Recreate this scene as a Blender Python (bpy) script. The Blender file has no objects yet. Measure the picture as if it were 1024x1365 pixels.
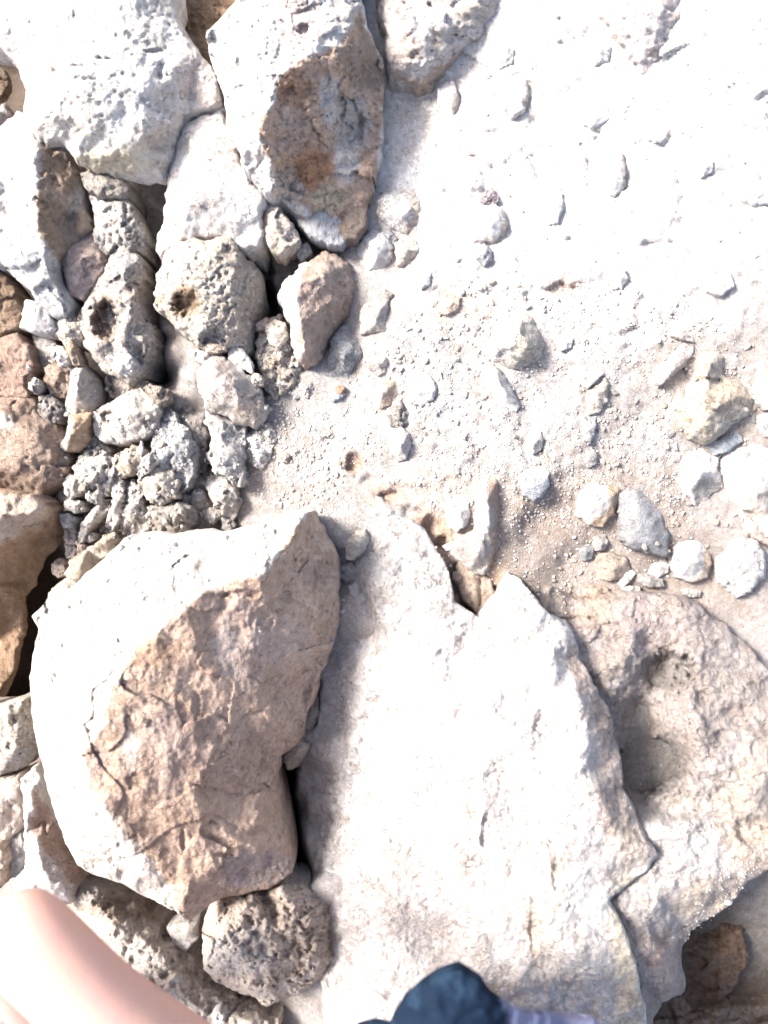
import bpy, math, random
import numpy as np
from mathutils import Vector
from mathutils.geometry import delaunay_2d_cdt

# ------------------------------------------------------------------ units
# everything is measured in units of 1.26 mm (K); z = 0 is the dust floor
K = 0.00126
H = 1031.0            # camera height in units
CU, CV = 512.0, 682.5

# ------------------------------------------------------------------ camera, sky, sun, exposure
sc = bpy.context.scene
cam = bpy.data.cameras.new("camera")
camo = bpy.data.objects.new("camera", cam)
sc.collection.objects.link(camo)
camo.location = (0, 0, H * K)
camo.rotation_euler = (0, 0, 0)
cam.sensor_fit = 'VERTICAL'
cam.sensor_height = 24.0
cam.lens = 24.0 * H / 1365.0
cam.clip_start = 0.01
cam.clip_end = 200
cam.dof.use_dof = True
cam.dof.focus_distance = (H - 10) * K
cam.dof.aperture_fstop = 1.5
sc.camera = camo

SUN_EL = math.radians(43)
SUN_AZ = math.radians(155)      # direction towards the sun, counter-clockwise from +x
world = bpy.data.worlds.new("World")
sc.world = world
world.use_nodes = True
wn = world.node_tree
wn.nodes.clear()
sky = wn.nodes.new('ShaderNodeTexSky')
sky.sky_type = 'NISHITA'
sky.sun_disc = False
sky.sun_elevation = SUN_EL
sky.sun_rotation = math.pi / 2 - SUN_AZ
sky.air_density = 1.0
sky.dust_density = 4.0
sky.ozone_density = 0.6
bg = wn.nodes.new('ShaderNodeBackground')
bg.inputs['Strength'].default_value = 0.12
wo = wn.nodes.new('ShaderNodeOutputWorld')
wn.links.new(sky.outputs[0], bg.inputs['Color'])
wn.links.new(bg.outputs[0], wo.inputs['Surface'])

sun = bpy.data.lights.new("sun", 'SUN')
sun.energy = 3.6
sun.angle = math.radians(16)
sun.color = (1.0, 0.965, 0.92)
suno = bpy.data.objects.new("sun", sun)
sc.collection.objects.link(suno)
sd_ = Vector((math.cos(SUN_EL) * math.cos(SUN_AZ), math.cos(SUN_EL) * math.sin(SUN_AZ), math.sin(SUN_EL)))
suno.rotation_euler = sd_.to_track_quat('Z', 'Y').to_euler()
suno.location = (-2, 2, 3)

sc.view_settings.view_transform = 'Standard'
sc.view_settings.look = 'None'
sc.view_settings.gamma = 1
sc.view_settings.exposure = 1.9
sc.view_settings.use_curve_mapping = False
sc.render.engine = 'CYCLES'
sc.cycles.max_bounces = 5
sc.cycles.use_denoising = True

# ------------------------------------------------------------------ noise (numpy)
def _h(ix, iy, iz, seed):
    n = (ix.astype(np.int64) * 374761393 + iy.astype(np.int64) * 668265263 + iz.astype(np.int64) * 2147483647 + seed * 1274126177) & 0xFFFFFFFF
    n = ((n ^ (n >> 13)) * 1274126177) & 0xFFFFFFFF
    n = ((n ^ (n >> 16)) * 2246822519) & 0xFFFFFFFF
    return ((n ^ (n >> 15)) & 0xFFFFFF) / float(0xFFFFFF)

def vn(x, y, seed=0, z=None):
    """smooth value noise, -1..1 (gradient style in 2D)"""
    xi, yi = np.floor(x), np.floor(y)
    fx, fy = x - xi, y - yi
    ux = fx * fx * fx * (fx * (fx * 6 - 15) + 10); uy = fy * fy * fy * (fy * (fy * 6 - 15) + 10)
    zz = np.zeros_like(xi)
    def g(a, b):
        t = _h(xi + a, yi + b, zz, seed) * 6.2831853
        return np.cos(t) * (fx - a) + np.sin(t) * (fy - b)
    a = g(0, 0) * (1 - ux) + g(1, 0) * ux
    b = g(0, 1) * (1 - ux) + g(1, 1) * ux
    return (a * (1 - uy) + b * uy) * 1.5

def fbm(x, y, sc_, seed=0, oct=4, gain=0.5, ridged=False):
    s = np.zeros_like(x, dtype=float); a = 1.0; f = 1.0 / sc_; tot = 0
    for o in range(oct):
        n = vn(x * f + 17.3 * o, y * f - 9.1 * o, seed + o * 31)
        if ridged: n = 1 - 2 * np.abs(n)
        s += a * n; tot += a; a *= gain; f *= 2.07
    return s / tot

def cells(x, y, sc_, seed=0):
    """jittered cells: F1, F2, offset to the site, three random numbers of the site"""
    gx, gy = x / sc_, y / sc_
    xi, yi = np.floor(gx), np.floor(gy)
    f1 = np.full(x.shape, 9.0); f2 = np.full(x.shape, 9.0)
    ox = np.zeros(x.shape); oy = np.zeros(x.shape); ra = np.zeros(x.shape); rb = np.zeros(x.shape); rc = np.zeros(x.shape)
    zz = np.zeros_like(xi)
    for a in (-1, 0, 1):
        for b in (-1, 0, 1):
            cx, cy = xi + a, yi + b
            px = cx + 0.1 + 0.8 * _h(cx, cy, zz, seed); py = cy + 0.1 + 0.8 * _h(cx, cy, zz, seed + 7)
            dx, dy = gx - px, gy - py
            d = np.hypot(dx, dy)
            m = d < f1
            f2 = np.where(m, f1, np.minimum(f2, d))
            f1 = np.where(m, d, f1)
            ox = np.where(m, dx, ox); oy = np.where(m, dy, oy)
            ra = np.where(m, _h(cx, cy, zz, seed + 11), ra)
            rb = np.where(m, _h(cx, cy, zz, seed + 13), rb)
            rc = np.where(m, _h(cx, cy, zz, seed + 17), rc)
    return f1, f2, ox, oy, ra, rb, rc

def chips(x, y, sc_, seed, tilt=0.5):
    """broken-facet relief: every cell its own tilted plane; about -1..1 (times sc_)"""
    wx = x + fbm(x, y, sc_ * 0.8, seed + 3, 2) * sc_ * 0.35
    wy = y + fbm(x, y, sc_ * 0.8, seed + 5, 2) * sc_ * 0.35
    f1, f2, ox, oy, ra, rb, rc = cells(wx, wy, sc_, seed)
    z = ox * (ra - 0.5) * 2 * tilt + oy * (rb - 0.5) * 2 * tilt + (rc - 0.5) * 0.35
    e = np.clip((f2 - f1) / 0.12, 0, 1)
    return z * sc_ - min(0.10 * sc_, 4.0) * (1 - e)

def pits(x, y, sc_, seed, r=0.33, dens=0.6):
    wx = x + fbm(x, y, sc_, seed + 3, 2) * sc_ * 0.4
    wy = y + fbm(x, y, sc_, seed + 5, 2) * sc_ * 0.4
    f1, f2, ox, oy, ra, rb, rc = cells(wx, wy, sc_, seed)
    rr = r * (0.5 + rb)
    t = np.clip(1 - f1 / rr, 0, 1)
    return np.where(ra < dens, -np.sqrt(t), 0.0)

# ------------------------------------------------------------------ geometry helpers
def tin(pts, u, v):
    """linear interpolation of heights over a Delaunay triangulation"""
    P = [Vector((p[0], p[1])) for p in pts]
    vo, _, fo, ov, _, _ = delaunay_2d_cdt(P, [], [], 0, 1e-4)
    zz = np.array([pts[o[0]][2] if len(o) else 0.0 for o in ov])
    V = np.array([(a.x, a.y) for a in vo])
    out = np.full(u.shape, np.nan)
    best = np.full(u.shape, -1e9)
    for f in fo:
        a, b, c = f[0], f[1], f[2]
        (x1, y1), (x2, y2), (x3, y3) = V[a], V[b], V[c]
        det = (y2 - y3) * (x1 - x3) + (x3 - x2) * (y1 - y3)
        if abs(det) < 1e-6: continue
        l1 = ((y2 - y3) * (u - x3) + (x3 - x2) * (v - y3)) / det
        l2 = ((y3 - y1) * (u - x3) + (x1 - x3) * (v - y3)) / det
        l3 = 1 - l1 - l2
        m = np.minimum(np.minimum(l1, l2), l3)
        up = m > best
        up &= (best < 0)
        val = np.clip(l1, -0.05, 1.05) * zz[a] + np.clip(l2, -0.05, 1.05) * zz[b] + np.clip(l3, -0.05, 1.05) * zz[c]
        out = np.where(up, val, out)
        best = np.where(up, m, best)
    return out

def sdf(poly, u, v):
    """signed distance, positive inside"""
    d = np.full(u.shape, 1e9); ins = np.zeros(u.shape, bool)
    n = len(poly)
    for i in range(n):
        ax, ay = poly[i]; bx, by = poly[(i + 1) % n]
        ex, ey = bx - ax, by - ay
        L = ex * ex + ey * ey + 1e-9
        t = np.clip(((u - ax) * ex + (v - ay) * ey) / L, 0, 1)
        d = np.minimum(d, np.hypot(u - ax - t * ex, v - ay - t * ey))
        if ay != by:
            c = ((ay > v) != (by > v)) & (u < (bx - ax) * (v - ay) / (by - ay) + ax)
            ins ^= c
    return np.where(ins, d, -d)

def to_world(u, v, z):
    f = 1 - z / H
    return (u - CU) * f * K, -(v - CV) * f * K, z * K

def mesh_from(name, co, quads, tris=None, cols=None, smooth=True):
    me = bpy.data.meshes.new(name)
    nq = len(quads); nt = 0 if tris is None else len(tris)
    me.vertices.add(len(co)); me.vertices.foreach_set('co', np.asarray(co, np.float32).ravel())
    loops = np.concatenate([np.asarray(quads, np.int32).ravel(), np.asarray(tris, np.int32).ravel()]) if nt else np.asarray(quads, np.int32).ravel()
    me.loops.add(len(loops)); me.loops.foreach_set('vertex_index', loops)
    me.polygons.add(nq + nt)
    st = np.concatenate([np.arange(nq) * 4, nq * 4 + np.arange(nt) * 3]).astype(np.int32)
    me.polygons.foreach_set('loop_start', st)
    me.polygons.foreach_set('loop_total', np.concatenate([np.full(nq, 4), np.full(nt, 3)]).astype(np.int32))
    if smooth: me.polygons.foreach_set('use_smooth', np.ones(nq + nt, bool))
    if cols is not None:
        ca = me.color_attributes.new('Col', 'FLOAT_COLOR', 'POINT')
        c4 = np.ones((len(co), 4), np.float32); c4[:, :3] = cols
        ca.data.foreach_set('color', c4.ravel())
    me.update(calc_edges=True); me.validate()
    return me

def link(name, me, mat=None, parent=None, **props):
    o = bpy.data.objects.new(name, me)
    sc.collection.objects.link(o)
    if mat is not None and me is not None and not me.materials: me.materials.append(mat)
    if parent is not None: o.parent = parent
    for k, x in props.items():
        if x is not None: o[k] = x
    return o

# ------------------------------------------------------------------ materials
def nd(nt, t, **k):
    n = nt.nodes.new(t)
    for a, b in k.items():
        try: setattr(n, a, b)
        except Exception: pass
    return n

def noise_node(nt, coord, scale, detail=6, rough=0.6, dist=0.0):
    n = nd(nt, 'ShaderNodeTexNoise')
    n.inputs['Scale'].default_value = scale; n.inputs['Detail'].default_value = detail
    n.inputs['Roughness'].default_value = rough; n.inputs['Distortion'].default_value = dist
    nt.links.new(coord, n.inputs['Vector'])
    return n

def ramp(nt, src, stops):
    r = nd(nt, 'ShaderNodeValToRGB')
    e = r.color_ramp.elements
    while len(e) < len(stops): e.new(0.5)
    for i, (p, c) in enumerate(stops):
        e[i].position = p
        e[i].color = (c, c, c, 1) if not isinstance(c, tuple) else (*c, 1)
    nt.links.new(src, r.inputs[0])
    return r

def mixc(nt, fac, a, b, mode='MIX'):
    m = nd(nt, 'ShaderNodeMix', data_type='RGBA', blend_type=mode)
    for s, x in ((0, fac), (6, a), (7, b)):
        if isinstance(x, (int, float)): m.inputs[s].default_value = x
        elif isinstance(x, tuple): m.inputs[s].default_value = (*x, 1)
        else: nt.links.new(x, m.inputs[s])
    return m.outputs[2]

def mathn(nt, op, a, b=None):
    m = nd(nt, 'ShaderNodeMath', operation=op)
    for i, x in enumerate((a, b)):
        if x is None: continue
        if isinstance(x, (int, float)): m.inputs[i].default_value = x
        else: nt.links.new(x, m.inputs[i])
    return m.outputs[0]

def rock_mat(name, kind='plain', bump=1.5):
    m = bpy.data.materials.new(name); m.use_nodes = True
    nt = m.node_tree; nt.nodes.clear()
    out = nd(nt, 'ShaderNodeOutputMaterial'); b = nd(nt, 'ShaderNodeBsdfPrincipled')
    nt.links.new(b.outputs[0], out.inputs[0])
    b.inputs['Roughness'].default_value = 0.92
    b.inputs['Specular IOR Level'].default_value = 0.15
    tc = nd(nt, 'ShaderNodeTexCoord').outputs['Object']
    at = nd(nt, 'ShaderNodeAttribute', attribute_name='Col').outputs['Color']
    n1 = noise_node(nt, tc, 22, 5, 0.6, 0.6)
    n2 = noise_node(nt, tc, 110, 6, 0.65, 0.3)
    n3 = noise_node(nt, tc, 420, 5, 0.7)
    # mottling: value and hue wander over centimetres, grain over millimetres
    c = mixc(nt, ramp(nt, n1.outputs[0], [(0.36, 0.0), (0.66, 0.55)]).outputs[0], at, mixc(nt, 1.0, at, (0.78, 0.70, 0.62), 'MULTIPLY'))
    c = mixc(nt, ramp(nt, n2.outputs[0], [(0.50, 0.0), (0.70, 0.60)]).outputs[0], c, mixc(nt, 1.0, c, (0.60, 0.55, 0.52), 'MULTIPLY'))
    c = mixc(nt, ramp(nt, n2.outputs[0], [(0.30, 0.55), (0.45, 0.0)]).outputs[0], c, mixc(nt, 1.0, c, (1.32, 1.36, 1.40), 'MULTIPLY'))
    c = mixc(nt, ramp(nt, n3.outputs[0], [(0.56, 0.0), (0.72, 0.40)]).outputs[0], c, mixc(nt, 1.0, c, (0.45, 0.42, 0.41), 'MULTIPLY'))
    v = nd(nt, 'ShaderNodeTexVoronoi'); v.inputs['Scale'].default_value = 190; nt.links.new(mixc(nt, 0.04, tc, n2.outputs['Color']), v.inputs['Vector'])
    if kind == 'porous':
        pv = ramp(nt, v.outputs['Distance'], [(0.12, 0.0), (0.42, 1.0)]).outputs[0]
    elif kind == 'layered':
        mp = nd(nt, 'ShaderNodeMapping'); mp.inputs['Scale'].default_value = (1.0, 0.28, 1.0); mp.inputs['Rotation'].default_value = (0.3, 0.2, 0.5)
        nt.links.new(tc, mp.inputs[0])
        pv = noise_node(nt, mp.outputs[0], 190, 5, 0.7, 0.4).outputs[0]
    elif kind == 'dust':
        pv = ramp(nt, v.outputs['Distance'], [(0.0, 1.0), (0.5, 0.0)]).outputs[0]
    else:
        nn = noise_node(nt, tc, 85, 8, 0.68, 0.5)
        ck = nd(nt, 'ShaderNodeTexVoronoi', feature='DISTANCE_TO_EDGE'); ck.inputs['Scale'].default_value = 26
        nt.links.new(mixc(nt, 0.07, tc, noise_node(nt, tc, 30, 6, 0.7).outputs['Color']), ck.inputs['Vector'])
        ckd = ramp(nt, ck.outputs['Distance'], [(0.0, 1.0), (0.035, 0.0)]).outputs[0]
        ckm = mathn(nt, 'MULTIPLY', ckd, ramp(nt, n1.outputs[0], [(0.50, 0.0), (0.58, 1.0)]).outputs[0])
        rg = nd(nt, 'ShaderNodeTexNoise', noise_type='RIDGED_MULTIFRACTAL'); rg.inputs['Scale'].default_value = 30; rg.inputs['Detail'].default_value = 7
        rg.inputs['Roughness'].default_value = 0.62; rg.inputs['Distortion'].default_value = 0.6; nt.links.new(tc, rg.inputs['Vector'])
        vc = nd(nt, 'ShaderNodeTexVoronoi'); vc.inputs['Scale'].default_value = 75; nt.links.new(mixc(nt, 0.05, tc, nn.outputs['Color']), vc.inputs['Vector'])
        pv = mathn(nt, 'SUBTRACT', mathn(nt, 'ADD', mathn(nt, 'MULTIPLY', nn.outputs[0], 1.0), mathn(nt, 'ADD', mathn(nt, 'MULTIPLY', rg.outputs[0], 0.16), mathn(nt, 'MULTIPLY', vc.outputs['Distance'], 0.5))), mathn(nt, 'MULTIPLY', ckm, 0.3))
    wts = {'porous': (0.0012, 0.0030, 0.0016), 'layered': (0.0012, 0.0040, 0.0012), 'dust': (0.0005, 0.0011, 0.0014), 'plain': (0.0014, 0.0040, 0.0012)}[kind]
    sp = noise_node(nt, tc, 95, 4, 0.6, 1.0); sq = noise_node(nt, tc, 16, 3, 0.6)
    scar = mathn(nt, 'MULTIPLY', ramp(nt, sp.outputs[0], [(0.60, 0.0), (0.66, 1.0)]).outputs[0], ramp(nt, sq.outputs[0], [(0.42, 0.0), (0.56, 1.0)]).outputs[0])
    c = mixc(nt, mathn(nt, 'MULTIPLY', scar, {'dust': 0.0, 'porous': 0.35}.get(kind, 0.6)), c, mixc(nt, 1.0, c, (0.55, 0.46, 0.40), 'MULTIPLY'))
    pv = mathn(nt, 'SUBTRACT', pv, mathn(nt, 'MULTIPLY', scar, 0.9 if kind != 'dust' else 0.0))
    hgt = mathn(nt, 'ADD', mathn(nt, 'ADD', mathn(nt, 'MULTIPLY', n2.outputs[0], wts[0] * 3), mathn(nt, 'MULTIPLY', pv, wts[1])), mathn(nt, 'MULTIPLY', n3.outputs[0], wts[2] * 2))
    bp = nd(nt, 'ShaderNodeBump'); bp.inputs['Strength'].default_value = 1.0; bp.inputs['Distance'].default_value = bump
    nt.links.new(hgt, bp.inputs['Height']); nt.links.new(bp.outputs[0], b.inputs['Normal'])
    if kind == 'porous':
        c = mixc(nt, ramp(nt, pv, [(0.0, 0.32), (0.3, 0.0)]).outputs[0], c, mixc(nt, 1.0, c, (0.5, 0.42, 0.36), 'MULTIPLY'))
    nt.links.new(c, b.inputs['Base Color'])
    return m

MAT = {k: rock_mat('limestone_' + k, k) for k in ('plain', 'porous', 'layered', 'dust')}

# colours (real, though some tints below paint light and shade with them)
WHT = (0.72, 0.69, 0.665); CRM = (0.64, 0.57, 0.50); BRN = (0.41, 0.28, 0.21); TAN = (0.54, 0.45, 0.37)
GRY = (0.47, 0.445, 0.425); BLU = (0.42, 0.425, 0.44); DRK = (0.27, 0.22, 0.18); PNK = (0.55, 0.44, 0.39)
RST = (0.42, 0.22, 0.12); DUS = (0.395, 0.362, 0.345); LGR = (0.52, 0.49, 0.46); YEL = (0.68, 0.60, 0.44)

# ------------------------------------------------------------------ the ground
GP = [ # u, v, z
 (700,100,20),(1000,100,35),(1000,350,30),(800,300,20),(620,200,10),(580,60,0),(900,200,30),(1100,500,20),
 (550,450,2),(650,550,6),(800,450,12),(900,400,20),(620,350,8),(700,450,8),(590,560,2),
 (720,700,-28),(850,620,-8),(780,770,-50),(950,680,-22),(900,800,-58),(1000,830,-62),(700,620,2),(760,560,6),(680,680,-6),(1100,760,-50),
 (400,560,-34),(350,650,-50),(450,650,-26),(500,600,-12),(560,640,-12),(400,640,-34),(430,520,-26),
 (540,150,-28),(520,250,-24),(500,350,-26),(365,370,-75),(345,410,-130),(205,250,-60),(202,300,-66),(200,350,-80),(196,400,-170),(200,460,-190),(205,500,-190),
 (235,470,-22),(250,500,-20),(232,520,-30),(222,440,-36),(213,480,-60),(240,440,-30),(260,470,-20),
 (0,0,-220),(10,110,-330),(-20,100,-330),(0,300,-240),(0,600,-260),(0,900,-330),(100,450,-240),(60,850,-360),(40,780,-360),(30,920,-360),(150,600,-150),(250,640,-160),(290,700,-110),(330,700,-60),(100,150,-180),(250,100,-150),
 (200,1000,-200),(372,1080,-170),(388,1130,-120),(400,1040,-95),(410,1130,-70),(425,960,-70),(440,880,-60),(450,1000,-40),(445,1200,-40),(300,1250,-170),(100,1250,-200),(200,1365,-200),
 (500,900,-40),(600,1100,-40),(700,1000,-60),(800,1100,-80),(950,1300,-165),(1000,1200,-125),(1020,1365,-165),(880,1365,-170),(980,1260,-150),(470,720,-24),(480,800,-24),(455,760,-50),
 (-150,200,-150),(-150,700,-150),(-150,1300,-150),(512,-150,0),(1000,-150,30),(512,1550,-60),(1000,1550,-130),(1200,1200,-60),(100,-150,-120),
]
_gp = np.array(GP, float)
def ground_z(u, v, detail=True):
    """Shepard-weighted smooth surface through the control heights, plus relief"""
    wu = u + fbm(u, v, 60, 5, 3) * 12; wv = v + fbm(u, v, 60, 9, 3) * 12
    num = np.zeros(u.shape); den = np.zeros(u.shape)
    for a, b, c in _gp:
        w = 1.0 / ((wu - a) ** 2 + (wv - b) ** 2 + 60.0) ** 1.7
        num += w * c; den += w
    z = num / den
    if detail:
        z = z + fbm(u, v, 70, 21, 5, 0.5) * 7
        m = np.clip((u - 470) / 150, 0, 1) * np.clip((760 - v) / 200 + 0.3, 0.15, 1)
        z = z + m * (chips(u, v, 64, 39, 0.5) * 0.16 + chips(u, v, 26, 40, 0.45) * 0.26 + chips(u, v, 11, 41, 0.5) * 0.25)
        z = z + m * pits(u, v, 34, 43, 0.3, 0.25) * 5
        z = z + fbm(u, v, 6, 23, 3, 0.6) * (0.5 + 1.3 * m)
        # narrow open slits between the boulders
        for (pl, wd, dd) in (([(190,385),(194,420),(202,450),(207,490),(206,512)],9,150), ([(374,1020),(370,1060),(378,1110),(392,1165)],16,240), ([(354,380),(358,410),(362,425)],8,70),
                             ([(350,345),(358,362)],6,40), ([(280,600),(270,650),(285,700)],14,60), ([(70,740),(50,800),(40,870),(20,930)],22,120), ([(418,910),(412,960)],7,60)):
            dl = np.full(u.shape, 1e9)
            for (ax, ay), (bx, by) in zip(pl[:-1], pl[1:]):
                ex, ey = bx - ax, by - ay
                t = np.clip(((u - ax) * ex + (v - ay) * ey) / (ex * ex + ey * ey), 0, 1)
                dl = np.minimum(dl, np.hypot(u - ax - t * ex, v - ay - t * ey))
            z = z - dd * np.clip(1.6 - dl / wd, 0, 1)
        # sunken brown notches along the crust edge
        for (a, b, ra, rb, d) in ((472,618,12,18,17),(458,592,16,8,9),(492,640,14,8,9),(517,662,18,10,16),(548,682,16,8,10),(573,700,14,14,18),(590,725,10,12,22),(638,800,26,30,34),(610,770,20,28,20),(440,585,12,6,8),(748,385,26,10,12),(545,655,40,12,8)):
            hu = u + fbm(u, v, 13, 61, 4, 0.6) * 11; hv = v + fbm(u, v, 13, 62, 4, 0.6) * 11
            q = np.clip((1.1 - np.sqrt(((hu - a) / ra) ** 2 + ((hv - b) / rb) ** 2)) / 0.6, 0, 1)
            z = z - d * q * q * (3 - 2 * q) * 0.8
    return z

def axis(lo, hi, s, flo, fhi, n):
    core = np.arange(lo, hi + s, s)
    g = np.linspace(0, 1, n + 1)[1:] ** 2.2
    return np.concatenate([(lo - (lo - flo) * g)[::-1], core, core[-1] + (fhi - core[-1]) * g])

def tint_cols(u, v, base, tints, seed):
    c = np.empty((u.size, 3)); c[:] = base
    wu = u + fbm(u, v, 22, seed + 71, 4, 0.6) * 12; wv = v + fbm(u, v, 22, seed + 73, 4, 0.6) * 12
    for t in tints or []:
        if isinstance(t[0], (list, tuple)) and isinstance(t[0][0], (list, tuple)):     # polygon, colour, strength, softness
            d = sdf(t[0], wu, wv); a = np.clip(d / t[3] + 0.5, 0, 1)
        else:                                                                            # (u, v, ru, rv), colour, strength, softness
            (a0, b0, ra, rb) = t[0]
            q = np.sqrt(((wu - a0) / ra) ** 2 + ((wv - b0) / rb) ** 2)
            a = np.clip((1 - q) * min(ra, rb) / t[3] + 0.5, 0, 1)
        a = (a * t[2])[:, None]
        c = c * (1 - a) + np.array(t[1]) * a
    return c

def build_ground():
    us = axis(-30, 1054, 3.2, -4500, 5500, 26); vs = axis(-30, 1395, 3.2, -4500, 5800, 26)
    U, V = np.meshgrid(us, vs)
    u, v = U.ravel(), V.ravel()
    z = ground_z(u, v)
    far = np.clip((np.maximum(np.abs(u - CU) - 560, np.abs(v - CV) - 740)) / 400, 0, 1)
    z = z + far * (fbm(u, v, 420, 77, 5) * 90 + fbm(u, v, 60, 79, 3) * 12)
    x, y, zz = to_world(u, v, z)
    co = np.stack([x, y, zz], 1)
    nu, nv = len(us), len(vs)
    idx = np.arange(nu * nv).reshape(nv, nu)
    q = np.stack([idx[:-1, :-1], idx[1:, :-1], idx[1:, 1:], idx[:-1, 1:]], -1).reshape(-1, 4)
    tints = [((395, 610, 90, 75), (0.34, 0.315, 0.30), 0.85, 50), ((460, 650, 60, 60), (0.38, 0.36, 0.35), 0.7, 40), ((525, 180, 30, 130), (0.40, 0.37, 0.355), 0.8, 20), ((640, 520, 230, 150), (0.44, 0.415, 0.40), 0.85, 120), ((800, 60, 400, 350), WHT, 0.92, 150),  # grey dust tint paints rock-heap shadow; upper right whitened for its brighter light
             ((800, 730, 190, 110), (0.34, 0.29, 0.26), 0.9, 70), ((870, 800, 190, 45), (0.36, 0.31, 0.28), 0.8, 40), ((980, 600, 70, 120), (0.40, 0.36, 0.34), 0.8, 50),  # right-hand ground tinted darker to paint in its weaker light
             ((620, 780, 60, 50), (0.38, 0.29, 0.22), 0.9, 25), ((575, 710, 35, 30), (0.40, 0.29, 0.22), 0.85, 15), ((515, 662, 22, 14), BRN, 0.8, 12), ((470, 615, 16, 18), BRN, 0.8, 12),
             ((755, 383, 30, 14), BRN, 0.5, 12), ((600, 410, 50, 25), TAN, 0.5, 25), ((560, 650, 70, 22), (0.50, 0.40, 0.34), 0.6, 25),
             ((960, 1310, 150, 120), (0.13, 0.105, 0.085), 0.97, 40), ((865, 1010, 80, 80), (0.24, 0.23, 0.225), 0.9, 20), ((1000, 1250, 60, 40), (0.20, 0.18, 0.165), 0.9, 30), ((30, 850, 110, 200), (0.15, 0.11, 0.08), 0.95, 60), ((0, 110, 90, 70), (0.12, 0.09, 0.07), 0.95, 30), ((380, 1090, 26, 100), (0.16, 0.13, 0.11), 0.9, 20), ((200, 440, 16, 80), (0.30, 0.25, 0.22), 0.8, 14), ((1010, 1180, 40, 40), (0.26, 0.235, 0.22), 0.9, 40), ((430, 1050, 50, 200), (0.40, 0.38, 0.38), 0.6, 50)]  # gap, slit and hollow floors painted dark for shade; brown ground under shelf darkened
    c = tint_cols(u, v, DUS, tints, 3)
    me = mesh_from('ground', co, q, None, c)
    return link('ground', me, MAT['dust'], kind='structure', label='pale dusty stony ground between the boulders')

build_ground()

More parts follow.
